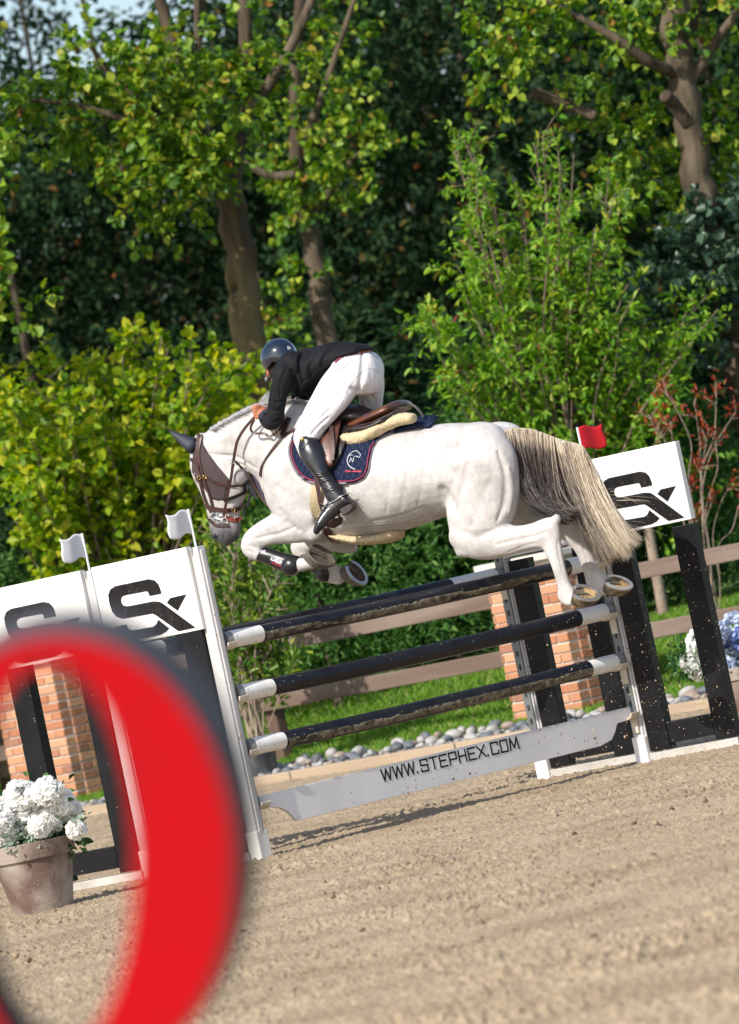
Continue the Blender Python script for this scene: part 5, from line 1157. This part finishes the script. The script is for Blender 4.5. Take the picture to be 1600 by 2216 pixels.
def crown_from_blobs(blobs,per,nl,size,length=.35,droop=.4,flat=.9):
    """blobs: (px,py,depth,rx_m,rz_m[,weight]); sprays fill each blob unevenly and point outwards"""
    Cs=[];Ds=[]
    for b in blobs:
        px,py,d,rx,rz=b[:5]; wgt=b[5] if len(b)>5 else 1.; c=at(px,py,d); m=int(per*wgt*rx*rz)
        u=rng.normal(0,1,(m,3)); u/=np.linalg.norm(u,axis=1,keepdims=True); r=rng.uniform(.15,1,m)**.55
        rx=rx*.80; rz=rz*.80; p=R_[None]*(u[:,:1]*rx)+F_[None]*(u[:,1:2]*rx*flat)+Z_[None]*(u[:,2:]*rz); 
        p*=r[:,None]; Cs.append(c+p-p*.12); dd=p+rng.normal(0,.35*rx,(m,3)); dd[:,2]+=.1; Ds.append(dd)
    C=np.concatenate(Cs); D=np.concatenate(Ds)
    return sprays(C,D,length,nl,size,droop=droop)
def base_of(px_pts): return None
def tree(name,label,cat,trunk,branches,blobs,leafm,per=60,nl=10,size=.10,length=.35,group=None,barkm=None,stubs=()):
    """trunk: [(px,py,depth,r)]"""
    b=at(*trunk[0][:3]); b0=np.array([b[0],b[1],lz(b[0])])
    t=empty(name,b0,label,cat,group)
    pts=[b0-Z_*.1]+[at(*q[:3]) for q in trunk]; rr=[trunk[0][3]*1.25]+[q[3] for q in trunk]
    k=5; pp=catmull(np.array([list(p)+[r] for p,r in zip(pts,rr)]),k)
    mb=MB(); cpts=pp[:,:3]+np.stack([.02*np.sin(np.arange(len(pp))*1.7),.02*np.cos(np.arange(len(pp))*1.3),0*np.arange(len(pp))],-1); mb.tube(cpts,pp[:,3],18); mb.obj('trunk',barkm or M['bark'],t,smooth=True)
    for br_ in branches:
        mb=MB(); branch(mb,[at(*q[:3]) for q in br_[:-1]],br_[-1][0],br_[-1][1],9); mb.obj('branch',M['bark'],t,smooth=True)
    for br_ in stubs:
        mb=MB(); branch(mb,[at(*q[:3]) for q in br_[:-1]],br_[-1][0],br_[-1][1],9); mb.obj('cut_branch',M['bark'],t,smooth=True)
    if blobs:
        B,A=crown_from_blobs(blobs,per*.78,nl,size*1.0,length*.75); leaf_mesh('crown',B,A,size,leafm,t,asp=.92)
    return t
d=52
tree('linden_tree','pollarded linden tree with mossy trunk left of the rider','tree',
 [(545,760,d,.155),(527,600,d,.145),(505,470,d,.130),(492,400,d,.135)],
 [[(495,420,d),(512,330,d),(540,230,d+.3),(532,100,d+.3),(528,-60,d+.3),(.10,.055)],[(490,420,d),(455,330,d-.3),(400,220,d-.4),(372,90,d-.4),(330,-60,d-.4),(.095,.05)],
  [(535,250,d),(590,170,d),(640,80,d),(670,10,d),(700,-60,d),(.06,.035)],[(470,350,d),(440,240,d+.5),(430,110,d+.5),(425,-60,d+.5),(.05,.03)],[(450,330,d),(360,260,d-.8),(250,170,d-1),(190,90,d-1),(.05,.02)],[(440,320,d),(330,280,d-1),(180,230,d-1.2),(60,215,d-1.2),(.045,.018)],[(455,400,d),(380,380,d-1),(300,400,d-1.3),(.04,.02)]],
 [(120,240,d-1,.62,.42),(210,130,d-1,.45,.40),(250,280,d-1,.70,.50,1.1),(330,190,d-.8,.65,.55,1.1),(330,380,d-1.2,.65,.50,1.25),(420,120,d,.65,.50,.7),(420,290,d-.8,.75,.55,1.2),(470,200,d,.65,.55,.8),(360,440,d-1,.40,.30,1.2),(420,410,d-.9,.40,.38,1.0),(560,210,d+.3,.40,.40,.6),(510,80,d+.6,.6,.35,.4),(60,330,d-1,.2,.12,.6),(100,180,d-1,.25,.18,.8),(640,90,d+.3,.30,.30,.5)],L1,per=160,nl=11,size=.088,barkm=M['barkmoss'])
d=57
tree('linden_tree','thinner linden tree with a bare stub, just right of the mossy trunk','tree',
 [(708,730,d,.11),(695,640,d,.105),(678,540,d,.095),(665,470,d,.105)],
 [[(668,480,d),(650,400,d),(640,300,d),(640,150,d),(650,0,d),(.085,.05)],[(672,480,d),(710,420,d),(760,350,d),(830,290,d),(.06,.02)],[(660,300,d),(700,200,d),(740,80,d),(780,-40,d),(.05,.02)]],
 [(640,320,d,.42,.55,.8),(700,420,d-.3,.62,.40,1.1),(690,250,d,.6,.5,.8),(750,330,d-.3,.5,.36,.8),(790,210,d,.45,.4,.4),(720,110,d+.3,.55,.45,.5),(840,330,d-.3,.3,.3,.5),(650,440,d-.2,.32,.30,1.1),(640,610,d-.3,.28,.30,.8),(625,690,d-.3,.40,.30,.9),(700,20,d,.5,.35,.4)],L1,per=150,nl=11,size=.085,stubs=[[(640,378,d-.4),(590,380,d-.4),(548,362,d-.4),(530,345,d-.4),(.05,.04)]])
d=50
tree('linden_tree','thick-trunked linden tree with cut limbs at the right edge','tree',
 [(1612,820,d,.165),(1592,700,d,.16),(1560,580,d,.155),(1528,470,d,.155),(1508,370,d,.135),(1490,240,d,.12),(1475,150,d,.125),(1462,60,d,.13),(1445,-80,d,.12)],
 [[(1465,160,d),(1400,130,d-.3),(1330,80,d-.4),(1260,40,d-.4),(1180,0,d-.4),(.06,.02)],[(1480,200,d),(1530,120,d),(1570,60,d),(1620,0,d),(.055,.03)],[(1470,130,d),(1500,60,d+.3),(1520,-40,d+.3),(.05,.03)]],
 [(1090,60,d-.4,.55,.42,.9),(1060,130,d-.4,.35,.40,.7),(1180,60,d-.4,.55,.35,.8),(1290,20,d,.6,.3,.8),(1400,40,d-.2,.5,.3,1),(1540,40,d+.3,.6,.45,.8),(1430,180,d+.3,.45,.35,.55),(1330,250,d+.2,.55,.35,.75),(1400,330,d+.2,.6,.5,.95),(1400,400,d+.5,.40,.5,.9),(1560,270,d+.4,.5,.55,.7),(1240,230,d-.1,.32,.22,.6),(1590,350,d+.5,.4,.4,.8),(1390,470,d+.3,.5,.3,.8)],L1,per=155,nl=11,size=.088,stubs=[[(1290,250,d-.2),(1240,232,d-.2),(1190,212,d-.2),(1148,200,d-.2),(.05,.055)],[(1492,270,d-.3),(1462,230,d-.4),(1440,205,d-.5),(.06,.06)]])
B,A=crown_from_blobs([(1540,560,49.6,.55,.5,1),(1590,500,49.6,.5,.4,1),(1480,600,49.6,.40,.35,.8),(1420,640,49.7,.45,.4,.6),(1590,660,49.6,.3,.4,.9),(1530,720,49.8,.4,.35,.7)],150,10,.11,.3)
o=leaf_mesh('ivy',B,A,.10,LI,None,loc=at(1560,600,49.6)); tag(o,'dark bluish ivy climbing the thick trunk at the right edge','ivy')
t=empty('linden_tree',gp(-200,1700),'linden leaves reaching in low at the left edge of the picture','tree')
mb=MB(); b=np.array(t.location); 
tp=at(-180,640,50); mb.tube([np.array([tp[0],tp[1],0]),tp,at(-230,300,50)],[.16,.13,.1],12); mb.obj('trunk',M['bark'],t,smooth=True)
t.location=V([tp[0],tp[1],0]); t.children[0].data.transform(Matrix.Translation(V(b-np.array([tp[0],tp[1],0]))))
B,A=crown_from_blobs([(10,650,49.5,.28,.28),(-20,590,49.5,.3,.4),(-80,640,49.5,.5,.5),(20,350,49.5,.25,.12,.8),(-60,400,50,.6,.5),(-230,320,50,1.1,1.0,.6),(-260,100,50,1.3,1.2,.6),(-330,500,50,.9,.8,.5)],120,10,.11,.3); leaf_mesh('crown',B,A,.11,L1,t,asp=.92)
# ---- shrubs with fanned stems
def shrub(name,label,base,tips,depthj,leafm,size,asp,cat='shrub',ntw=16,nl=11,twl=.42,r0=.022,stemm=None,start=.25,group=None,droop=.25,spread=.25,tw=True):
    b0=np.array(base,float); t=empty(name,b0,label,cat,group); Cs=[];Ds=[]
    for q in tips:
        px,py,d=q[:3]; dj=rng.normal(0,depthj); tip=at(px,py,d+dj)
        mid=b0+(tip-b0)*.5+Z_*.12*np.linalg.norm(tip-b0)-(tip-b0)*np.array([1,1,0])*.10+rng.normal(0,.05,3)
        pp=catmull([b0+rng.normal(0,.05,3)*np.array([1,1,0]),b0+(mid-b0)*.5+rng.normal(0,.03,3),mid,mid+(tip-mid)*.5+rng.normal(0,.05,3),tip],7)
        mb=MB(); L=np.linalg.norm(tip-b0); mb.tube(pp,np.linspace(r0*min(1.2,L/3),.004,len(pp)),6); mb.obj('stem',stemm or M['twig'],t,smooth=True)
        n=int(ntw*L/3)+2; ss=rng.uniform(start,1,n)**.8; idx=ss*(len(pp)-1); i0=np.clip(idx.astype(int),0,len(pp)-2); fr=(idx-i0)[:,None]
        C=pp[i0]*(1-fr)+pp[i0+1]*fr; T=pp[i0+1]-pp[i0]; T/=np.linalg.norm(T,axis=1,keepdims=True)
        D=T*.7+rng.normal(0,.6,(n,3)); D[:,2]+=.25; Cs.append(C); Ds.append(D)
    C=np.concatenate(Cs); D=np.concatenate(Ds); Bp,A=sprays(C,D,twl,nl,size,droop=droop,spread=spread)
    leaf_mesh('foliage',Bp,A,size,leafm,t,asp=asp)
    if tw:
        mb=MB(); dn=D/np.linalg.norm(D,axis=1,keepdims=True)
        for c,q in list(zip(C,dn))[:260]: mb.tube([c,c+q*twl*.5,c+q*twl*.95-Z_*.02],[.005,.004,.002],4)
        mb.obj('twigs',stemm or M['twig'],t)['kind']='stuff'
    return t
def tipset(lst,d,n,sx_,sy_):
    out=[]
    for (x,y) in lst:
        for _ in range(n): out.append((x+rng.normal(0,sx_),y+rng.normal(0,sy_),d))
    return out
bL=at(330,1590,50.2); bL[2]=lz(bL[0])
shrub('yellow_shrub','large yellow-green leafed shrub behind the left jump wings','%'.join(['']) or bL,
 tipset([(40,840),(110,800),(200,790),(270,735),(300,800),(380,725),(430,760),(500,780),(540,800),(30,960),(80,1050),(150,960),(230,900),(330,880),(420,870),(500,880),(60,1130),(150,1120),(260,1060),(360,1010),(440,980),(200,1190),(300,1150),(400,1120),(20,900),(60,860),(520,850),(100,900),(480,1080),(170,860),(10,1000)],49.8,2,16,14),.45,L2,.095,.82,ntw=12,nl=10,twl=.30,start=.42)
bR=at(1290,1420,49); bR[2]=lz(bR[0])
shrub('plum_shrub','tall bright green many-stemmed plum shrub behind the right jump wings',bR,
 tipset([(1000,305),(1045,400),(1160,310),(1230,330),(1330,390),(1130,420),(1210,430),(1005,480),(1060,560),(1150,520),(1250,500),(1310,500),(940,680),(985,590),(1050,690),(1130,640),(1220,620),(1300,600),(1370,620),(930,720),(990,830),(1080,780),(1160,740),(1260,720),(1340,720),(1430,690),(1500,650),(1545,640),(1400,780),(1320,830),(1480,760),(1230,850),(1130,880),(1060,860),(1000,850),(1440,860),(1360,900),(1200,950),(1290,960)],48.6,2,14,14),.35,L3,.085,.42,ntw=11,nl=12,twl=.30,start=.34,droop=.35)
# potted laurel by the fence
bb=gp(572,1694); bb=np.array([bb[0],bb[1],0])
t=empty('planter_bucket',bb,'grey weathered plastic planter bucket at the foot of the fence post','bucket')
mb=MB(); pr=[(.0,.02),(.105,.02),(.112,.0),(.118,.02),(.148,.27),(.160,.275),(.160,.30),(.146,.30),(.140,.26),(.0,.25)]
N=32; vs=[bb+np.array([r*math.cos(2*math.pi*j/N),r*math.sin(2*math.pi*j/N),z])  for r,z in pr for j in range(N)]
mb.add(vs,[(i*N+j,i*N+(j+1)%N,(i+1)*N+(j+1)%N,(i+1)*N+j) for i in range(len(pr)-1) for j in range(N)])
mb.obj('bucket_shell',mat('grey_plastic',(.09,.095,.10),.6,col2=(.30,.28,.26),nscale=6,bump=.1,mixlo=.4,mixhi=.7),t,smooth=True)
s0=bb+Z_*.26
shrub('potted_laurel','slender light green laurel growing out of the grey bucket','' or s0,
 tipset([(450,1190),(480,1150),(530,1180),(560,1230),(600,1250),(470,1260),(520,1290),(560,1330),(500,1350),(590,1420),(610,1370),(480,1310),(540,1420),(620,1440)],45.4,2,12,14),.15,L4,.080,.40,ntw=26,nl=9,twl=.22,r0=.012,start=.22,stemm=M['twigpale'],droop=.0)
# red nandina at the right
bN=at(1560,1400,46.5); bN[2]=lz(bN[0])
shrub('red_shrub','thin-stemmed shrub with red leaf clusters at the right edge','' or bN,
 tipset([(1395,895),(1450,865),(1460,920),(1510,870),(1560,850),(1590,900),(1530,930),(1570,960),(1510,1010),(1500,1050),(1540,1080),(1590,1040),(1520,1120),(1600,1120),(1420,920)],46.3,1,8,8),.15,LR,.055,.36,ntw=3.2,nl=10,twl=.16,r0=.012,start=.86,stemm=M['twigpale'],droop=-.2)
bN2=at(1600,1420,46.2); bN2[2]=LAWNZ
# slender bare trunk behind the right fence
t=empty('young_tree',at(1438,1350,48.5)*np.array([1,1,0]),'pale slender young trunk between the black frames of the right wing','tree')
mb=MB(); mb.tube([np.array([t.location[0],t.location[1],0]),at(1438,1335,48.5),at(1412,1190,48.5),at(1395,1090,48.5),at(1380,980,48.5)],[.055,.05,.045,.04,.03],10); mb.obj('trunk',M['twigpale'],t,smooth=True)
B,A=crown_from_blobs([(1385,1100,48.6,.35,.4,.8),(1420,1060,48.6,.4,.4,.7),(1380,960,48.9,.5,.5,.8),(1470,1000,49.2,.5,.5,.8)],110,10,.08,.25); leaf_mesh('crown',B,A,.08,L3,t,asp=.5)
# low green conifers / hedge behind the fence
def thuja(px,py,d,h,r,label,m=LC,per=1,group='low conifers and hedge plants behind the fence',size=.075,nm='conifer_shrub'):
    c=at(px,py,d); b=np.array([c[0],c[1],lz(c[0])]); t=empty(nm,b,label,'conifer',group)
    mb=MB(); mb.tube([b,b+Z_*h*.8],[.05,.015],7); mb.obj('trunk',M['bark'],t)
    n=int(620*per*h*r); z=rng.uniform(.02,1,n)**.9; a=rng.uniform(0,2*math.pi,n); rr=r*(1-z**1.7*.85)*rng.uniform(.35,1.05,n)
    C=b+np.stack([rr*np.cos(a),rr*np.sin(a),z*h],-1); D=np.stack([np.cos(a),np.sin(a),rng.uniform(.2,1.2,n)],-1)
    B,A=sprays(C,D,.28,9,size,droop=.05,spread=.3); leaf_mesh('foliage',B,A,size,m,t,asp=.35,upb=.1)
hx=[(640,49.5,1.35),(710,48.8,1.2),(780,49.6,1.5),(850,48.9,1.35),(920,49.5,1.55),(990,48.9,1.4),(1060,49.4,1.5),(1130,50.5,1.7),(1200,50,1.6),(1280,50,1.6),(1350,50,1.5),(1500,50.2,1.4),(1570,49.8,1.3),(560,50,1.5),(480,50.4,1.5),(400,50.6,1.4),(300,50.8,1.4),(220,50.4,1.5)]
TL=['soft green conifer in the low hedge seen between the jump poles','mid green conifer in the low hedge under the belly of the horse','low hedge conifer seen behind the right brick pillar']
for i,(px,dd,hh) in enumerate(hx):
    rk=sum(1 for q in hx if q[0]<px); thuja(px,1400,dd,hh+.35,.55,['first','second','third','fourth','fifth','sixth','seventh','eighth','ninth','tenth','eleventh','twelfth','thirteenth','fourteenth','fifteenth','sixteenth','seventeenth','eighteenth'][rk]+' green conifer from the left in the low hedge behind the rail fence')
thuja(25,1450,50.8,1.95,.42,'feathery light green conifer at the left edge beside the yellow shrub',size=.07,per=1.2)
thuja(175,1450,50.6,1.75,.38,'feathery light green conifer behind the left white flag',size=.07,per=1.2)
thuja(1530,1500,52,1.9,.7,'light green hedge conifer behind the red shrub at the right edge',size=.08)
# ---- dark tree wall far behind
def dark_tree_mesh(seed,R=3.2,H=15.,n=1500,nl=12,size=.12):
    C=[];D=[]
    nb=40
    for k in range(nb):
        z=.6+(H-.6)*rng.uniform(0,1)**1.25; a=rng.uniform(0,2*math.pi); prof=math.sin(math.pi*min(1,(z+2.5)/(H+3.5)))**.5
        r=R*prof*rng.uniform(.35,1.0); c=np.array([r*math.cos(a),r*math.sin(a),z]); br=rng.uniform(.7,1.25)
        m=int(n/nb); u=rng.normal(0,1,(m,3)); u/=np.linalg.norm(u,axis=1,keepdims=True); p=u*br*rng.uniform(.3,1,(m,1))**.5*np.array([1,1,.8]); C.append(c+p); q=p+rng.normal(0,.3,(m,3)); D.append(q)
    B,A=sprays(np.concatenate(C),np.concatenate(D),.6,nl,size,droop=.35); return B,A
dark=[]
for sd_ in range(3):
    t=empty('dark_tree',(0,0,0),'tall dense dark green tree in the shaded wood','tree','tall dark trees closing off the background')
    mb=MB(); mb.tube([np.array([0,0,0.]),np.array([.15,.1,6.]),np.array([-.1,0,13.])],[.11,.05,.015],8); mb.obj('trunk',M['bark'],t,smooth=True)
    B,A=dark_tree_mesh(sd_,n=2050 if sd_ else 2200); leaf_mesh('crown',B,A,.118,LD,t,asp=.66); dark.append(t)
spots=[(-150,78),(150,74),(430,80),(700,75),(960,80),(1230,75),(1500,79),(1760,75),(0,92),(300,95),(590,91),(860,96),(1120,91),(1400,95),(1680,92)]+[(px_,104+rng.uniform(-2,2)) for px_ in range(-60,1800,230)]+[(-420,79),(-700,76),(-980,80),(2060,78),(2360,76)]
DL=['dark tree of the wood behind the left linden','dark tree of the wood above the rider','dark tree of the wood above the horse quarters','dark tree of the wood at the upper right']
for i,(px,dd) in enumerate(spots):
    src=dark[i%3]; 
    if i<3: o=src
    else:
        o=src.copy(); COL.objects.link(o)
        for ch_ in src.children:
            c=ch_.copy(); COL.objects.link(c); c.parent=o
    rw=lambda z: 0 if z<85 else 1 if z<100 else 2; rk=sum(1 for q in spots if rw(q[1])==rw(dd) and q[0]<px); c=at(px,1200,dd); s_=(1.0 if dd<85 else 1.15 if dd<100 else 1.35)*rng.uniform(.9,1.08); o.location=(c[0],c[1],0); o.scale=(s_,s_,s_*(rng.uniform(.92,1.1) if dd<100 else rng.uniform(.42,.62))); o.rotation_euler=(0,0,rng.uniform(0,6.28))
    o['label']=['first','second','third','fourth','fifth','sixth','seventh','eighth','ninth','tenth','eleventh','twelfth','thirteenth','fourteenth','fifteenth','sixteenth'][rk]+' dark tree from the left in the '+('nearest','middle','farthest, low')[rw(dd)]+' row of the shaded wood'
# shaded understory hedge in front of the wood
for i,(px,dd,hh) in enumerate([(-60,66,3.2),(110,64,3.0),(300,66,3.4),(480,64,3.0),(660,67,3.1),(840,64,3.5),(1010,67,3.2),(1190,65,3.0),(1380,67,3.3),(1560,66,3.0)]):
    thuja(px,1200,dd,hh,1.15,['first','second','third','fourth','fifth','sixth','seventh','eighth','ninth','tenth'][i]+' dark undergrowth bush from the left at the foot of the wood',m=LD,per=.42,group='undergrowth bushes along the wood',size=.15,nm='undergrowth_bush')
# ================================================================ flower pots
M['terracotta']=mat('brown_pot',(.13,.080,.062),.8,col2=(.34,.285,.24),nscale=4,bump=.4,bscale=60,mixlo=.38,mixhi=.60,detail=8)
add_specks(M['terracotta'],(.42,.35,.28),60,.16,cov=.45)
M['petalwhite']=ramp_mat('petal_white',[(0,(.86,.85,.80)),(.5,(.93,.93,.92)),(1,(.95,.95,.95))],.6,.45)
M['petalblue']=ramp_mat('petal_blue',[(0,(.16,.24,.55)),(.5,(.30,.40,.72)),(1,(.50,.58,.80))],.6,.25)
M['petalpale']=ramp_mat('petal_pale_blue',[(0,(.50,.58,.74)),(1,(.68,.74,.84))],.6,.25)
LG=leafmat('pot_leaf',[(0,(.015,.06,.015)),(.6,(.04,.13,.03)),(1,(.10,.22,.06))]); LE=leafmat('eucalyptus_leaf',[(0,(.14,.22,.15)),(1,(.36,.46,.34))],trans=.2)
def pot(b,R,H,t):
    pr=[(R*.66,.0),(R*.70,.005),(R*.93,H*.74),(R*.93,H*.76),(R*1.0,H*.765),(R*1.04,H*.99),(R*1.03,H),(R*.97,H),(R*.94,H*.93),(0,H*.92)]
    N=40; vs=[b+np.array([r*math.cos(2*math.pi*j/N),r*math.sin(2*math.pi*j/N),z]) for r,z in pr for j in range(N)]
    mb=MB(); mb.add(vs,[(i*N+j,i*N+(j+1)%N,(i+1)*N+(j+1)%N,(i+1)*N+j) for i in range(len(pr)-1) for j in range(N)]+[tuple(range(N-1,-1,-1))])
    o=mb.obj('pot',M['terracotta'],t); o.data.polygons.foreach_set('use_smooth',[True]*len(o.data.polygons)); o.data.set_sharp_from_angle(angle=rad(35))
def flowerhead(c,r,m,t,n=110,ps=.034):
    u=rng.normal(0,1,(n,3)); u/=np.linalg.norm(u,axis=1,keepdims=True); Cc=[];Aa=[]
    for k in range(n):
        for j in range(4):
            a=rng.normal(0,1,3); a=a-u[k]*np.dot(a,u[k]); a=nrm(a)+u[k]*.55; Cc.append(c+u[k]*r*rng.uniform(.74,.98)); Aa.append(a)
    leaf_mesh('flower_head',np.array(Cc),np.array(Aa),ps,m,t,asp=.95,fold=.12,upb=.0)
pb=gp(96,1972); pb=np.array([pb[0],pb[1],0]); sc_=31.0/FPX
t=empty('flower_pot',pb,'brown terracotta pot overflowing with white hydrangeas at the lower left','flower pot')
pot(pb,.232,.385,t)
for (x,y,r) in ((48,1722,30),(20,1745,28),(62,1752,30),(108,1712,28),(132,1735,26),(95,1715,24),(20,1790,30),(108,1772,27),(60,1782,26),(150,1755,22),(2,1775,26),(165,1795,16),(85,1790,20),(10,1812,20),(35,1715,20)):
    flowerhead(at(x,y,30.9+rng.uniform(-.08,.08)),r*sc_*.95,M['petalwhite'],t)
C=[];A=[]
for (x,y,r,nn_) in ((85,1760,55,170),(140,1805,35,80),(60,1825,50,90),(20,1840,30,40),(110,1810,40,60)):
    c=at(x,y,31.05); u=rng.normal(0,1,(nn_,3))*r*sc_*.6; C.append(c+u); A.append(u+rng.normal(0,.03,(nn_,3))+Z_*.02)
leaf_mesh('leaves',np.concatenate(C),np.concatenate(A),.055,LG,t,asp=.7)
C=[];A=[]
for (x,y,r,nn_) in ((50,1815,28,50),(80,1805,20,35),(30,1830,24,45),(172,1772,12,20),(95,1818,18,25)):
    c=at(x,y,30.86); u=rng.normal(0,1,(nn_,3))*r*sc_*.55; C.append(c+u); A.append(u+rng.normal(0,.04,(nn_,3)))
leaf_mesh('eucalyptus_sprig',np.concatenate(C),np.concatenate(A),.026,LE,t,asp=1.0)['kind']='stuff'
pc=at(1612,1440,37.5); pb=np.array([pc[0],pc[1],0]); t=empty('flower_pot',pb,'dark pot of blue and white hydrangeas behind the right black frame','flower pot')
pot(pb,.20,.34,t); s2=37.5/FPX
for x,y,r,m in ((1512,1388,24,'petalwhite'),(1500,1430,26,'petalwhite'),(1512,1450,20,'petalwhite'),(1592,1352,26,'petalpale'),(1588,1398,26,'petalblue'),(1575,1408,22,'petalpale'),(1610,1380,26,'petalblue'),(1545,1420,26,'petalwhite'),(1550,1370,24,'petalpale'),(1580,1440,14,'petalpale'),(1620,1420,24,'petalwhite')):
    flowerhead(at(x,y,37.5+rng.uniform(-.1,.1)),r*s2,M[m],t,n=80,ps=.034)
C=[];A=[]
for (x,y,r,nn_) in ((1480,1440,26,70),(1550,1430,50,120),(1600,1460,40,80),(1470,1410,18,30)):
    c=at(x,y,37.6); u=rng.normal(0,1,(nn_,3))*r*s2*.6; C.append(c+u); A.append(u+rng.normal(0,.03,(nn_,3)))
leaf_mesh('leaves',np.concatenate(C),np.concatenate(A),.06,LG,t,asp=.5)
# ================================================================ flying sand
n=1000; v=[];f=[]; 
ico=[(0,0,1),(.9,0,-.1),(-.3,.85,.1),(-.5,-.8,0),(0,.1,-1)]; icf=[(0,1,2),(0,2,3),(0,3,1),(4,2,1),(4,3,2),(4,1,3)]
for i in range(n):
    if i<560: x=rng.normal(1330,95); y=rng.normal(1500,110)
    elif i<860: x=rng.uniform(1380,1590); y=rng.uniform(1180,1620)
    else: x=rng.normal(1230,60); y=rng.normal(1600,50)
    dpt=rng.uniform(32.4,33.6); c=at(x,y,dpt)
    if c[2]<.02: continue
    r=.0019*rng.lognormal(0,.6); r=min(r,.012); b=len(v); sc3=rng.uniform(.6,1.3,3)
    v+=[c+np.array(q)*r*sc3 for q in ico]; f+=[tuple(b+j for j in q) for q in icf]
tag(mesh_obj('flying_sand',v,f,mat('sand_clod',(.46,.34,.22),.95,spec=.1)),'spray of sand grains and small clods kicked up by the hind hooves','sand spray',kind='stuff')
